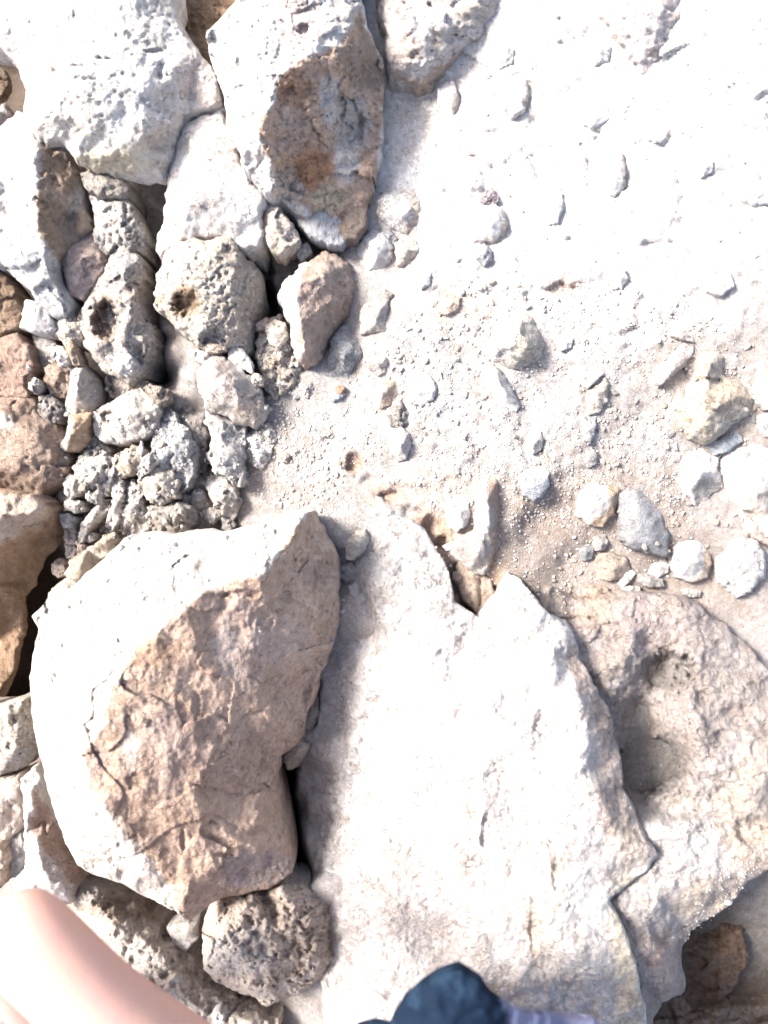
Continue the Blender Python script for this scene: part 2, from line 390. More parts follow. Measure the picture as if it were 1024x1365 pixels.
# ------------------------------------------------------------------ rocks
rng = random.Random(5)
_n = [0]
def body(poly, ez=0, pts=None, h=None, R=None, s=2.4, jag=None, chip=None, pit=None, rough=1.0, col=CRM, tints=None, hollows=(), depth=None, grad=None, zfun=None, nopit=None, fine=1.0, und=0.0, seed=None, warp=1.0, flare=0.0):
    """closed rock mesh over an outline. ez edge height, pts inner control heights (creases), h dome height,
    R edge rounding, chip/pit relief, hollows (u,v,ru,rv,depth), depth how far the flanks go down"""
    _n[0] += 1
    seed = seed or (_n[0] * 101 + 7)
    P = np.array(poly, float)
    u0, v0 = P.min(0) - 6; u1, v1 = P.max(0) + 6
    w = math.sqrt(abs(0.5 * sum(P[i][0] * P[(i + 1) % len(P)][1] - P[(i + 1) % len(P)][0] * P[i][1] for i in range(len(P)))))
    s = max(0.9, min(s, w / 16))
    if jag is None: jag = min(9.0, w * 0.08)
    if R is None: R = w * 0.07
    if h is None: h = w * 0.30
    if chip is None: chip = 0.30
    chip = chip * 1.35
    if depth is None: depth = max(25, w * 0.7)
    us = np.arange(u0, u1 + s, s); vs = np.arange(v0, v1 + s, s)
    U, V = np.meshgrid(us, vs)
    jn = fbm(U, V, max(6, w * 0.2), seed, 4, 0.55) * jag
    D = sdf([tuple(p) for p in P], U, V) + jn
    Dc = 0.25 * (D[:-1, :-1] + D[1:, :-1] + D[1:, 1:] + D[:-1, 1:])
    idx = np.arange(U.size).reshape(U.shape)
    q = np.stack([idx[:-1, :-1], idx[1:, :-1], idx[1:, 1:], idx[:-1, 1:]], -1)[Dc > 0]
    used = np.unique(q)
    remap = -np.ones(U.size, int); remap[used] = np.arange(len(used))
    q = remap[q]
    u = U.ravel()[used].copy(); v = V.ravel()[used].copy(); d = D.ravel()[used].copy()
    e = np.concatenate([q[:, [0, 1]], q[:, [1, 2]], q[:, [2, 3]], q[:, [3, 0]]])
    key = np.sort(e, 1); kk = key[:, 0].astype(np.int64) * len(u) + key[:, 1]
    _, inv, cnt = np.unique(kk, return_inverse=True, return_counts=True)
    be = e[cnt[inv] == 1]
    bv = np.unique(be)
    gv, gu = np.gradient(D, s)
    gu = gu.ravel()[used]; gv = gv.ravel()[used]
    g2 = np.maximum(gu * gu + gv * gv, 0.3)
    mu = np.clip(-gu * d / g2, -s, s)[bv]; mv = np.clip(-gv * d / g2, -s, s)[bv]
    u[bv] += mu; v[bv] += mv; d[bv] = 0
    d = np.maximum(d, 0)
    # height
    ezs = ez if isinstance(ez, (list, tuple)) else [ez] * len(P)
    wa = w * 0.05 * warp
    wu = u + fbm(u, v, max(8, w * 0.16), seed + 1, 4, 0.55) * wa; wv = v + fbm(u, v, max(8, w * 0.16), seed + 2, 4, 0.55) * wa
    if pts:
        cp = [(p[0], p[1], z) for p, z in zip(P, ezs)] + [tuple(p) for p in pts]
        r = min(5.0, w * 0.02)
        z = sum(tin(cp, wu + a * r, wv + b * r) for a, b in ((0, 0), (1, 0.2), (-1, -0.2), (0.2, -1), (-0.2, 1))) / 5.0
        z = np.where(np.isnan(z), np.mean(ezs), z)
    else:
        rr = max(d.max(), 1e-3)
        t = np.clip(d / rr, 0, 1)
        # a broken lump: the lowest of a fan of tilted planes
        rs = np.random.RandomState(seed)
        cu, cv = P[:, 0].mean(), P[:, 1].mean()
        zz_ = np.full(u.shape, h * 1.0)
        a0 = rs.rand() * 6.283
        for k_ in range(7):
            an = a0 + k_ * 0.9 + rs.rand() * 0.7
            off_ = ((wu - cu) * math.cos(an) + (wv - cv) * math.sin(an)) / (w * 0.5)
            zz_ = np.minimum(zz_, h * (1.0 - (0.5 + 0.9 * rs.rand()) * (off_ - (-0.25 + 0.6 * rs.rand()))))
        z = np.mean(ezs) + 0.75 * zz_ * (0.35 + 0.65 * np.sqrt(1 - (1 - t) ** 2))
    if zfun: z = zfun(u, v)
    if R > 0:
        t = np.clip(1 - d / R, 0, 1)
        z = z - R * 0.75 * (1 - np.sqrt(np.maximum(0, 1 - t * t)))
    if grad: z = z + grad[0] * (u - P[:, 0].mean()) + grad[1] * (v - P[:, 1].mean())
    sc1 = max(9, w * 0.34)
    z = z + chip * ((0.35 if w > 250 else 1.0) * chips(u, v, sc1, seed + 4, 0.6) + 0.8 * chips(u, v, sc1 * 0.42, seed + 5, 0.6) + 0.6 * fine * chips(u, v, max(5, sc1 * 0.16), seed + 6, 0.6))
    if und: z = z + und * (fbm(u, v, 105, seed + 55, 3, 0.5) * 0.9 + fbm(u, v, 48, seed + 57, 5, 0.58) * 0.55)
    z = z + fbm(u, v, max(10, w * 0.25), seed + 8, 5, 0.55) * w * 0.04 * rough
    z = z + (fbm(u, v, 9, seed + 9, 3, 0.6, True) * 1.5 + chips(u, v, 7, seed + 10, 0.7) * 0.22) * rough
    if pit:
        ps, pd, dens = pit
        pm = 1.0 if nopit is None else np.clip(0.5 - sdf(nopit, u, v) / 12, 0.06, 1)
        z = z + pm * (pits(u, v, ps, seed + 12, 0.42, dens) * pd + pits(u, v, ps * 0.45, seed + 15, 0.42, dens) * pd * 0.6)
    for (a, b, ra, rb, dd) in hollows:
        wv_ = 0.55 * min(min(ra, rb) * 1.6, 22)
        hu = u + fbm(u, v, 15, seed + 21, 5, 0.65) * wv_; hv = v + fbm(u, v, 15, seed + 22, 5, 0.65) * wv_
        qd = np.sqrt(((hu - a) / ra) ** 2 + ((hv - b) / rb) ** 2)
        t_ = np.clip((1.12 - qd) / 0.5, 0, 1)
        z = z - dd * (t_ * t_ * (3 - 2 * t_)) * (0.8 + 0.35 * fbm(u, v, 9, seed + 25, 3))
    x, y, zz = to_world(u, v, z)
    top = np.stack([x, y, zz], 1)
    cols = tint_cols(u, v, col, tints, seed)
    # flanks: go straight down in the world, drawn in towards the foot
    cx, cy = top[:, 0].mean(), top[:, 1].mean()
    rings = [top]; rcols = [cols]; quads = [q]
    bmap = -np.ones(len(u), int); bmap[bv] = np.arange(len(bv))
    prev = bv.copy(); off = len(top)
    B = top[bv]; dep = depth * K
    bx, by = B[:, 0] - cx, B[:, 1] - cy
    bl = np.hypot(bx, by) + 1e-9
    NR = 6
    ea, eb = bmap[be[:, 0]], bmap[be[:, 1]]
    zfoot = np.minimum(B[:, 2] - dep * 0.6, B[:, 2].mean() - dep) if depth > 10 else B[:, 2] - dep
    thin = 0.0 if depth <= 10 else 1.0
    for k in range(1, NR + 1):
        f = (k / NR)
        n_ = fbm(B[:, 0] / K * 1.3 + k * 9, B[:, 1] / K * 1.3 - k * 13, max(6, w * 0.15), seed + 30 + k, 3) * w * 0.03 * K
        bulge = math.sin(f * 2.2) * (0.03 + flare) - 0.16 * f * f
        rr_ = (bulge * w * K * 0.9 + n_) * thin
        r = np.stack([B[:, 0] + bx / bl * rr_, B[:, 1] + by / bl * rr_, B[:, 2] * (1 - f) + zfoot * f], 1)
        rings.append(r); rcols.append(cols[bv])
        nxt = off + np.arange(len(bv))
        quads.append(np.stack([prev[ea], nxt[ea], nxt[eb], prev[eb]], 1)[:, ::-1].copy() if False else np.stack([prev[eb], prev[ea], nxt[ea], nxt[eb]], 1))
        prev = nxt; off += len(bv)
    cen = np.array([[cx, cy, zfoot.mean()]])
    tris = np.stack([prev[eb], prev[ea], np.full(len(ea), off)], 1)
    co = np.concatenate(rings + [cen]); cc = np.concatenate(rcols + [cols.mean(0)[None]])
    return co, np.concatenate(quads), tris, cc

def rock(label, poly, mat='plain', cat='rock', name=None, group=None, parent=None, kind=None, **k):
    if cat != 'boulder' and cat != 'rock ledge':
        pa = np.array(poly, float); mu_, mv_ = pa.mean(0)
        if (mu_ > 440 and mv_ < 830 and 'fin' not in label and 'notch' not in label and 'flake' not in label and 'block' not in label) or (mu_ > 320 and 560 < mv_ < 680):
            gz_ = float(np.percentile(ground_z(pa[:, 0], pa[:, 1]), 60))     # stones on the dust sit on it
            e0 = k.get('ez', 0); m0 = float(np.mean(e0)); sh = gz_ + 5.0 - m0
            k['ez'] = [a + sh for a in e0] if isinstance(e0, (list, tuple)) else e0 + sh
            if k.get('pts'): k['pts'] = [(a, b, c + sh) for a, b, c in k['pts']]
    pm_ = np.array(poly, float).mean(0)
    if pm_[0] < 345 and 500 < pm_[1] < 770 and cat in ('rock', 'stone') and 'floor' not in label:
        k['chip'] = min(0.8, k.get('chip', 0.3) * 1.5 + 0.1); k['R'] = 1.0; k['rough'] = 1.2
        k['jag'] = 3.5 if cat == 'stone' else 6.0
        if k.get('pit') is None and mat == 'porous': k['pit'] = (10, 4, 0.3)
    co, q, t, cc = body(poly, **k)
    org = np.array([co[:, 0].mean(), co[:, 1].mean(), co[:, 2].min()])
    if parent is not None: org = np.array(parent.location)
    nm = name or ('boulder' if cat == 'boulder' else cat.replace(' ', '_'))
    me = mesh_from(nm, co - org, q, t, cc)
    o = link(nm, me, MAT[mat] if isinstance(mat, str) else mat, parent, label=label, category=cat if parent is None else None, group=group, kind=kind)
    if parent is None: o.location = org
    return o

exec_rocks = True
# --- ledges and bedrock -------------------------------------------------
WH2 = (0.66, 0.625, 0.605)
rock('wide white bedrock ledge with a jagged dark right edge, filling the bottom middle',
     [(430,650),(478,640),(497,655),(515,676),(530,682),(550,690),(568,705),(580,735),(598,765),(610,800),(640,820),(660,800),(672,775),(686,762),(700,775),(722,800),(752,830),(768,858),(772,880),(800,915),(822,960),(830,1010),(832,1050),(850,1095),(882,1140),(868,1160),(830,1180),(812,1200),(825,1230),(850,1290),(862,1340),(865,1440),(440,1440),(425,1300),(418,1150),(405,1080),(412,980),(430,880),(452,800),(440,720)],
     'plain', 'rock ledge', ez=[-80,-60,-30,-16,-12,-8,-4,0,6,12,16,22,34,44,46,44,42,38,36,34,30,28,28,30,30,34,40,46,46,46,46,40,-70,-66,-84,-110,-110,-90,-80,-80],
     pts=[(510,720,-8),(560,740,6),(575,800,18),(460,700,-40),(520,850,-6),(600,900,32),(690,840,56),(740,930,74),(480,950,-34),(560,1000,22),(640,1050,46),(770,1040,80),(735,868,74),(768,925,80),(788,985,80),(796,1060,78),(828,1118,66),(810,1150,60),(480,1100,-22),(540,1150,22),(640,1200,44),(760,1180,62),(520,1300,20),(640,1330,44),(760,1300,52),(470,1250,-14),(450,1050,-48),(490,780,-4)],
     R=6, s=1.9, chip=0.04, fine=0.5, rough=1.2, jag=15, und=15, col=WH2, depth=120, warp=0.5,
     tints=[((540,740,120,120),(0.44,0.42,0.41),0.85,70),((440,980,50,220),(0.42,0.40,0.40),0.8,50),((700,960,26,40),BLU,0.7,18),([(772,860),(800,915),(830,960),(838,1060),(885,1140),(840,1160),(800,1090),(800,990),(770,920),(745,870)],(0.46,0.38,0.34),0.85,14),  # brown-grey right band and grey left strip paint in shade
            ((835,1250,20,130),YEL,0.6,22),((690,1085,60,28),GRY,0.5,20),((700,860,60,24),(0.46,0.42,0.41),0.6,20),((560,1000,50,60),(0.50,0.46,0.45),0.5,40),((650,1110,40,60),(0.46,0.42,0.41),0.5,24),((720,960,70,30),(0.48,0.44,0.43),0.6,24),((620,930,40,40),(0.50,0.46,0.45),0.5,24),((800,1150,50,26),(0.46,0.42,0.41),0.6,18),((820,1010,30,150),(0.42,0.36,0.33),0.6,24),((625,1090,14,50),TAN,0.6,14),((740,1170,16,40),TAN,0.6,14),((715,1240,14,50),TAN,0.6,14),((530,1135,20,30),TAN,0.4,14)],
     hollows=[(728,965,16,26,10),(650,1110,10,30,9),(742,1165,7,26,8),(712,1240,7,36,7),(630,1070,8,30,5),(528,1120,8,18,6),(660,1040,22,12,5)], seed=901)

rock('grey-brown pitted bedrock shelf with a deep dark hollow, at the lower right',
     [(700,775),(745,785),(770,800),(800,798),(850,790),(900,795),(935,808),(958,830),(985,850),(1010,880),(1060,930),(1060,1150),(1024,1160),(990,1190),(960,1215),(920,1240),(908,1262),(910,1300),(905,1325),(880,1335),(868,1370),(850,1380),(835,1300),(800,1210),(800,1100),(780,960),(750,850)],
     'plain', 'rock ledge', ez=[0,-6,-12,-16,-14,-12,-16,-24,-24,-22,-10,10,0,-12,-24,-34,-40,-40,-34,-30,-30,10,20,20,10,10,10],
     pts=[(800,830,-4),(850,840,8),(910,850,4),(960,890,-6),(868,895,-34),(830,880,22),(900,960,6),(860,1000,-70),(852,1050,-76),(935,975,34),(930,1015,30),(915,940,26),(960,980,16),(1000,1040,30),(930,1060,4),(900,1100,14),(960,1130,18),(880,1180,26),(940,1190,14),(1000,1100,22),(860,1230,30),(885,1290,10),(800,870,6)],
     R=10, s=1.9, chip=0.13, rough=1.1, jag=12, und=22, fine=0.45, pit=(22,5,0.12), col=(0.36,0.32,0.30), depth=120, warp=0.8,
     tints=[((860,830,90,30),(0.38,0.32,0.30),0.8,20),((900,1150,100,80),(0.52,0.49,0.475),0.9,50),((868,1018,48,42),(0.27,0.25,0.245),0.9,16),((893,893,34,24),(0.28,0.26,0.25),0.8,12),((970,1050,50,50),(0.46,0.42,0.40),0.6,25),((1000,1110,40,80),(0.46,0.39,0.33),0.6,30),((940,1200,50,30),(0.46,0.39,0.33),0.6,20),((885,1290,20,40),PNK,0.7,12),((760,800,60,30),(0.42,0.34,0.28),0.8,20)],  # dark grey in the hollows is shade put into the colour
     hollows=[(893,893,38,26,40),(868,1018,48,38,66),(850,965,22,40,26),(905,1075,30,20,16),(960,1060,16,14,12),(912,905,14,24,16),(1000,1105,20,20,18),(935,930,10,12,8),(985,960,12,10,7),(770,830,34,10,12),(900,1000,40,24,10),(1010,1000,10,20,8)], seed=903)

rock('thin grey rock fin with a brown right flank, above the white ledge',
     [(640,640),(652,630),(664,640),(669,665),(672,690),(667,722),(657,748),(645,770),(628,762),(607,745),(596,728),(612,716),(632,706),(634,670)],
     'plain', 'rock', ez=[0,2,-4,-14,-16,-14,-16,-10,-6,-10,-6,4,10,4], pts=[(650,665,26),(652,700,24),(640,735,12)], R=6, chip=0.2, col=GRY, depth=60,
     tints=[([(655,630),(668,660),(674,690),(660,750),(650,760),(655,720),(660,690),(652,660)],BRN,0.8,6)])
rock('brown lower block wedged in the notch beside the white ledge',
     [(612,742),(640,760),(655,775),(662,792),(648,812),(636,818),(618,800),(604,770)], 'plain', 'rock', ez=-24, h=10, col=(0.40,0.32,0.26), depth=30,
     hollows=[(640,790,3,24,6)])
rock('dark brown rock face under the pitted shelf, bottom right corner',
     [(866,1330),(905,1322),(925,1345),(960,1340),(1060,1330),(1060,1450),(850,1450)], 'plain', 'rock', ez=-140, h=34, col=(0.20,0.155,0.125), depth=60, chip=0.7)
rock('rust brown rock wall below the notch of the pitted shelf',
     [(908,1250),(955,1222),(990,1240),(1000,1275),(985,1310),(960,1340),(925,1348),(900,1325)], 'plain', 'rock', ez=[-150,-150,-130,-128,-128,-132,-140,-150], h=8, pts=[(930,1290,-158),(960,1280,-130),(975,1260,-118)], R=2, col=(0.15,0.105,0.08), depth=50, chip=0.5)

# --- upper left boulders ------------------------------------------------
rock('huge white boulder in the top left corner with a yellow lower edge',
     [(-120,-120),(225,-120),(238,20),(247,42),(268,75),(288,108),(297,140),(272,150),(247,160),(236,185),(229,215),(219,243),(190,238),(165,233),(125,228),(99,216),(82,194),(62,189),(45,172),(33,150),(36,118),(26,98),(14,78),(-4,60),(-120,40)],
     'plain', 'boulder', ez=[60,90,96,96,92,86,80,76,70,60,50,40,40,44,48,50,54,56,56,60,62,64,66,70,60], pts=[(60,20,120),(150,30,135),(220,60,118),(100,110,130),(190,120,118),(120,170,104),(60,150,92),(190,185,96),(150,205,80)],
     R=14, s=2.0, chip=0.03, rough=0.8, col=(0.73,0.69,0.65), depth=60, pit=(10,2.2,0.10),
     tints=[((150,215,60,18),YEL,0.8,16),((270,110,30,40),PNK,0.6,20),((210,190,30,14),TAN,0.5,12),((68,85,10,14),TAN,0.6,8),((50,108,18,12),PNK,0.6,8),((55,150,22,26),GRY,0.6,12)],
     hollows=[(102,88,16,3,6),(118,78,40,2.5,4),(110,105,26,3,4),(215,95,5,14,6),(195,130,10,8,5),(205,68,16,3,5),(99,18,2,8,4)])
rock('brown rock seen deep in the crack between the two top boulders',
     [(225,-80),(345,-80),(330,10),(300,60),(310,130),(290,140),(265,90),(240,60)], 'plain', 'rock', ez=20, h=15, col=(0.38,0.27,0.18), depth=100)
rock('large boulder at the top centre, white left side and rust brown broken right face',
     [(316,-120),(315,0),(291,30),(278,42),(276,65),(284,92),(297,120),(303,165),(313,190),(320,215),(340,245),(352,262),(375,262),(395,285),(425,305),(450,316),(470,318),(484,308),(489,285),(498,240),(508,200),(513,150),(515,105),(506,75),(490,35),(481,0),(480,-120)],
     'plain', 'boulder', ez=[80,92,90,88,88,86,84,80,78,74,66,54,34,22,10,0,-4,-6,-6,-2,0,4,10,24,50,64,70],
     pts=[(345,40,128),(400,20,112),(430,55,122),(395,80,134),(370,110,136),(362,145,132),(342,160,128),(345,190,120),(362,220,106),(372,250,80),(455,62,104),(478,60,76),(470,110,56),(430,130,86),(420,190,66),(400,230,60),(460,190,34),(440,260,26),(480,250,12),(455,230,34),(330,100,124),(465,20,88)],
     R=5, s=1.8, chip=0.2, rough=1.4, col=WHT, depth=200, warp=1.0,
     tints=[([(455,62),(395,80),(372,105),(364,142),(341,155),(344,188),(362,218),(372,258),(420,290),(470,320),(492,300),(500,240),(518,110),(490,30),(478,10)],(0.56,0.40,0.30),0.95,6),((440,135,12,34),WHT,0.8,6),((462,215,16,30),WHT,0.75,8),((395,160,20,14),PNK,0.6,8),
            ([(478,20),(490,35),(516,110),(505,125),(470,115),(440,60),(478,55)],(0.36,0.29,0.24),0.9,6),((418,225,26,30),RST,0.85,14),((388,120,22,24),RST,0.5,12),((470,165,24,40),LGR,0.8,12),((440,262,22,20),YEL,0.6,12),((385,255,20,20),CRM,0.8,10),((400,30,34,34),PNK,0.7,16),((440,25,20,30),BLU,0.5,14),((440,125,10,24),LGR,0.6,8)],  # darkest patch at the upper right paints in the shaded side
     hollows=[(405,40,10,9,12),(352,75,10,6,4),(455,140,6,22,10),(480,170,5,26,8)])
rock('smooth white slab below the top boulders, above the pale boulder with two hollows',
     [(245,162),(272,150),(297,140),(303,165),(314,192),(322,218),(342,248),(354,264),(352,290),(345,330),(328,338),(310,322),(270,320),(240,322),(213,345),(208,335),(217,300),(221,243),(230,215),(237,185)],
     'plain', 'boulder', ez=[60,64,64,62,60,56,50,44,34,20,14,20,20,18,10,10,20,34,44,52], pts=[(270,200,74),(290,260,62),(250,270,56),(320,280,48)], R=8, chip=0.012, rough=0.35, col=(0.73,0.69,0.65), depth=150)
rock('cream and brown knobbly rock between the white slab and the grey flake',
     [(338,262),(352,258),(372,266),(380,285),(392,300),(400,318),(392,326),(375,340),(364,338),(352,318),(344,300)],
     'porous', 'rock', ez=20, h=22, chip=0.35, col=CRM, depth=70, tints=[((347,285,7,20),RST,0.6,6),((370,330,8,10),YEL,0.5,6)])
rock('blue-grey streaked flake leaning on the foot of the top centre boulder',
     [(372,250),(400,262),(440,285),(470,300),(462,322),(448,328),(425,322),(405,306),(388,285)], 'layered', 'rock', ez=[20,22,14,6,0,-2,4,10,16], h=14, chip=0.1, col=BLU, depth=60)
rock('small dark brown block below the top centre boulder, right of the grey flake',
     [(452,282),(472,272),(490,280),(489,300),(476,318),(458,320),(450,304)], 'plain', 'rock', ez=6, h=10, chip=0.12, col=DRK, depth=60)
rock('little square grey stone above the smooth brown stone', [(396,328),(410,322),(417,336),(404,348),(397,342)], 'plain', 'stone', ez=-10, h=8, col=GRY, depth=40)
rock('small blue-grey stone tucked behind the boulder with two hollows', [(330,330),(345,328),(356,345),(352,355),(338,350)], 'plain', 'stone', ez=-40, h=8, col=BLU, depth=40)

# --- left column ---------------------------------------------------------
rock('brown stone below the white boulder at the left edge, beside the black gap', [(-60,72),(-10,78),(8,95),(14,112),(6,130),(-60,140)], 'plain', 'rock', ez=-165, h=5, col=(0.20,0.15,0.11), depth=20)
rock('small pale stone at the left edge under the black gap', [(-60,150),(-6,145),(6,138),(14,150),(8,166),(-6,178),(-60,180)], 'plain', 'rock', ez=0, h=20, col=(0.50,0.45,0.42), depth=80)
rock('large pale grey boulder at the left edge with a deep brown scar',
     [(-120,165),(-10,176),(8,165),(24,150),(35,152),(46,172),(62,189),(80,193),(98,216),(108,240),(116,275),(120,305),(100,330),(84,350),(88,375),(100,402),(92,428),(72,424),(48,402),(30,376),(0,352),(-120,335)],
     'plain', 'boulder', ez=[10,14,18,24,28,30,30,30,24,18,12,8,4,2,0,0,0,2,6,6,6,8], pts=[(20,220,60),(45,200,62),(50,260,64),(50,310,60),(62,340,52),(30,330,50),(75,205,34),(100,250,22),(80,300,24),(75,380,30),(50,380,36),(90,410,16)],
     R=9, chip=0.12, col=WHT, depth=170,
     tints=[([(62,192),(84,196),(98,216),(110,245),(122,305),(100,330),(82,352),(66,336),(52,310),(48,262),(50,215)],(0.36,0.27,0.20),0.95,6),([(0,300),(30,310),(62,335),(85,360),(105,430),(60,430),(0,360)],BLU,0.75,20),((100,270,14,20),CRM,0.6,8)],
     hollows=[(78,225,14,22,8),(95,295,10,16,8)])
rock('small knobbly grey rock under the yellow edge of the white boulder', [(106,230),(122,227),(148,232),(165,238),(175,248),(170,259),(152,262),(130,260),(114,252)], 'porous', 'rock', ez=24, h=16, col=(0.42,0.39,0.35), depth=90, chip=0.35)
rock('speckled grey porous rock hanging over the dust strip, upper left', [(116,250),(132,260),(152,264),(170,262),(184,285),(187,300),(196,318),(190,334),(168,339),(145,337),(132,345),(124,320),(126,290)], 'porous', 'rock', ez=10, h=26, col=(0.58,0.545,0.50), depth=120, pit=(9,5,0.6), chip=0.3, tints=[((130,285,12,40),WHT,0.8,8)])
rock('pink pointed stone leaning between the brown scar and the hollow grey rock', [(97,290),(106,287),(118,298),(126,318),(140,345),(138,362),(122,382),(108,398),(96,396),(86,375),(80,350),(84,325)], 'plain', 'stone', ez=6, h=26, col=PNK, depth=90, chip=0.25)
rock('grey rock with a large round brown hollow and a ragged crumbling foot',
     [(150,340),(170,335),(187,338),(192,360),(190,400),(192,428),(205,438),(210,455),(204,468),(196,478),(192,500),(176,512),(160,505),(146,500),(128,484),(112,462),(104,435),(108,410),(122,388),(134,366)],
     'porous', 'rock', ez=[16,18,10,4,0,-6,-10,-12,-14,-16,-20,-20,-16,-14,-10,-8,-4,2,8,14], pts=[(165,365,34),(175,410,26),(115,420,14),(130,460,16),(165,455,22),(190,455,12),(170,490,4)], R=8, chip=0.22, pit=(12,5,0.5), col=(0.57,0.52,0.47), depth=150,
     tints=[((142,425,20,30),(0.33,0.23,0.16),0.8,10),((165,352,26,16),BLU,0.6,10),((165,480,20,14),WHT,0.8,8),((155,425,14,24),LGR,0.6,8)],
     hollows=[(143,428,19,27,34),(185,470,8,18,14)])
rock('white chunky bit at the crumbling foot of the hollow grey rock', [(150,476),(166,468),(178,476),(182,492),(170,502),(156,496)], 'porous', 'stone', ez=8, h=12, col=WHT, depth=50)
rock('pale buried block below the crumbling foot of the hollow rock', [(138,500),(170,498),(200,508),(204,528),(175,540),(145,530)], 'plain', 'rock', ez=-46, h=12, col=(0.45,0.40,0.37), depth=80)
rock('dark brown rock at the left edge under the grey boulder', [(-80,352),(0,360),(22,384),(31,408),(26,438),(2,448),(-80,448)], 'plain', 'rock', ez=-34, h=24, col=(0.30,0.22,0.16), depth=90, chip=0.3)
rock('reddish brown split rock at the left edge, below the dark brown one', [(-80,452),(0,450),(20,444),(40,460),(48,480),(47,508),(36,530),(-80,532)], 'layered', 'rock', ez=-30, h=26, col=(0.36,0.26,0.21), depth=90, chip=0.2)
rock('white faceted stone jutting out under the blue-grey boulder foot', [(34,398),(52,402),(66,416),(74,440),(62,446),(40,442),(27,436),(30,415)], 'plain', 'stone', ez=0, h=18, col=WHT, depth=60, chip=0.1)
rock('dull grey stone behind the small chipped stones at the left', [(42,446),(70,446),(82,470),(78,490),(58,500),(50,480)], 'plain', 'stone', ez=-50, h=12, col=GRY, depth=70)
rock('crumbly cream rock between the grey boulder foot and the hollow rock', [(66,424),(80,412),(98,410),(108,430),(114,452),(104,462),(84,456),(70,446)], 'porous', 'rock', ez=-10, h=22, col=CRM, depth=80, chip=0.4, pit=(9,4,0.6))
rock('small white chipped stone with a tan cap, left of the little bone-shaped stone', [(64,466),(72,459),(84,461),(93,472),(92,482),(84,487),(76,482)], 'plain', 'stone', ez=-10, h=12, col=WHT, depth=40, chip=0.3, tints=[((78,461,10,5),TAN,0.7,4)])
rock('small brown bone-shaped stone standing among the white chips', [(79,447),(90,446),(98,456),(104,475),(106,486),(98,488),(92,474),(84,458)], 'plain', 'stone', ez=-2, h=10, col=(0.42,0.33,0.26), depth=40, chip=0.1, tints=[((83,450,6,6),WHT,0.8,3)])
rock('two-tone pyramid stone, white on its left face and dark on its right', [(95,490),(106,485),(116,488),(128,505),(134,528),(130,542),(118,553),(98,556),(85,554),(88,530)], 'plain', 'stone', ez=-30, pts=[(106,496,14),(103,520,8)], R=4, col=(0.50,0.46,0.42), depth=60, chip=0.12)
rock('brown stone left of the two-tone pyramid stone', [(60,490),(74,480),(92,486),(94,510),(86,532),(70,528),(58,512)], 'plain', 'stone', ez=-30, h=16, col=(0.38,0.30,0.24), depth=60)
rock('dark lumpy stone under the brown one, at the left', [(52,528),(66,526),(80,535),(84,552),(76,565),(60,562),(50,548)], 'porous', 'stone', ez=-26, h=14, col=(0.34,0.31,0.29), depth=50)
rock('tiny pale knob on the edge of the reddish left rock', [(38,510),(46,502),(53,508),(52,520),(45,526),(39,518)], 'plain', 'stone', ez=-12, h=8, col=LGR, depth=30)
rock('rough brown rock at the left edge above the tall brown cliff rock',
     [(-80,535),(20,524),(48,530),(56,552),(78,566),(95,588),(100,612),(92,640),(72,655),(50,664),(30,657),(0,650),(-80,650)], 'porous', 'boulder', ez=-40, pts=[(10,560,4),(50,580,6),(70,610,-2),(20,620,2),(60,635,-12)], R=10, chip=0.2, col=(0.38,0.29,0.235), depth=120, tints=[((6,560,12,12),WHT,0.8,6)])
rock('tan block with a white flank, beside the rough brown rock', [(92,553),(108,551),(124,548),(122,566),(118,585),(104,600),(90,603),(78,597),(88,580)], 'plain', 'stone', ez=-20, pts=[(98,560,12),(92,585,4),(112,565,4)], R=4, col=(0.50,0.37,0.26), depth=60, chip=0.1, tints=[([(90,552),(97,560),(93,580),(88,603),(74,600),(88,576)],WHT,0.9,4)])
rock('tall brown cliff rock at the left edge beside the black gap',
     [(-120,655),(0,653),(30,658),(52,664),(72,680),(80,700),(80,724),(64,742),(50,764),(36,796),(30,845),(22,890),(6,932),(-120,945)], 'layered', 'boulder',
     ez=[10,10,8,0,-24,-70,-130,-150,-160,-170,-180,-185,-190,-190], pts=[(0,685,40),(-60,690,40),(50,685,20),(0,722,22),(-60,740,10),(56,705,-30),(-60,800,-110),(0,775,-110),(30,770,-150),(0,850,-180)], R=8, chip=0.12, col=(0.36,0.25,0.17), depth=34, tints=[([(-50,650),(50,662),(76,690),(40,705),(10,720),(-50,760)],(0.52,0.43,0.36),0.9,10)])  # paler upper patch paints in the lit top face
rock('round dim stone at the mouth of the black gap', [(68,752),(78,744),(90,748),(92,762),(82,771),(70,766)], 'plain', 'stone', ez=-70, h=12, col=(0.42,0.34,0.29), depth=50)
rock('dull lump between the cliff rock and the slanting sticks of stone', [(78,686),(90,683),(100,690),(98,703),(84,704)], 'plain', 'stone', ez=-40, h=10, col=GRY, depth=40)
rock('narrow dim slab left of the long tan wedge', [(86,704),(98,700),(104,712),(100,742),(88,746)], 'layered', 'stone', ez=-56, h=6, col=(0.44,0.38,0.34), depth=50)

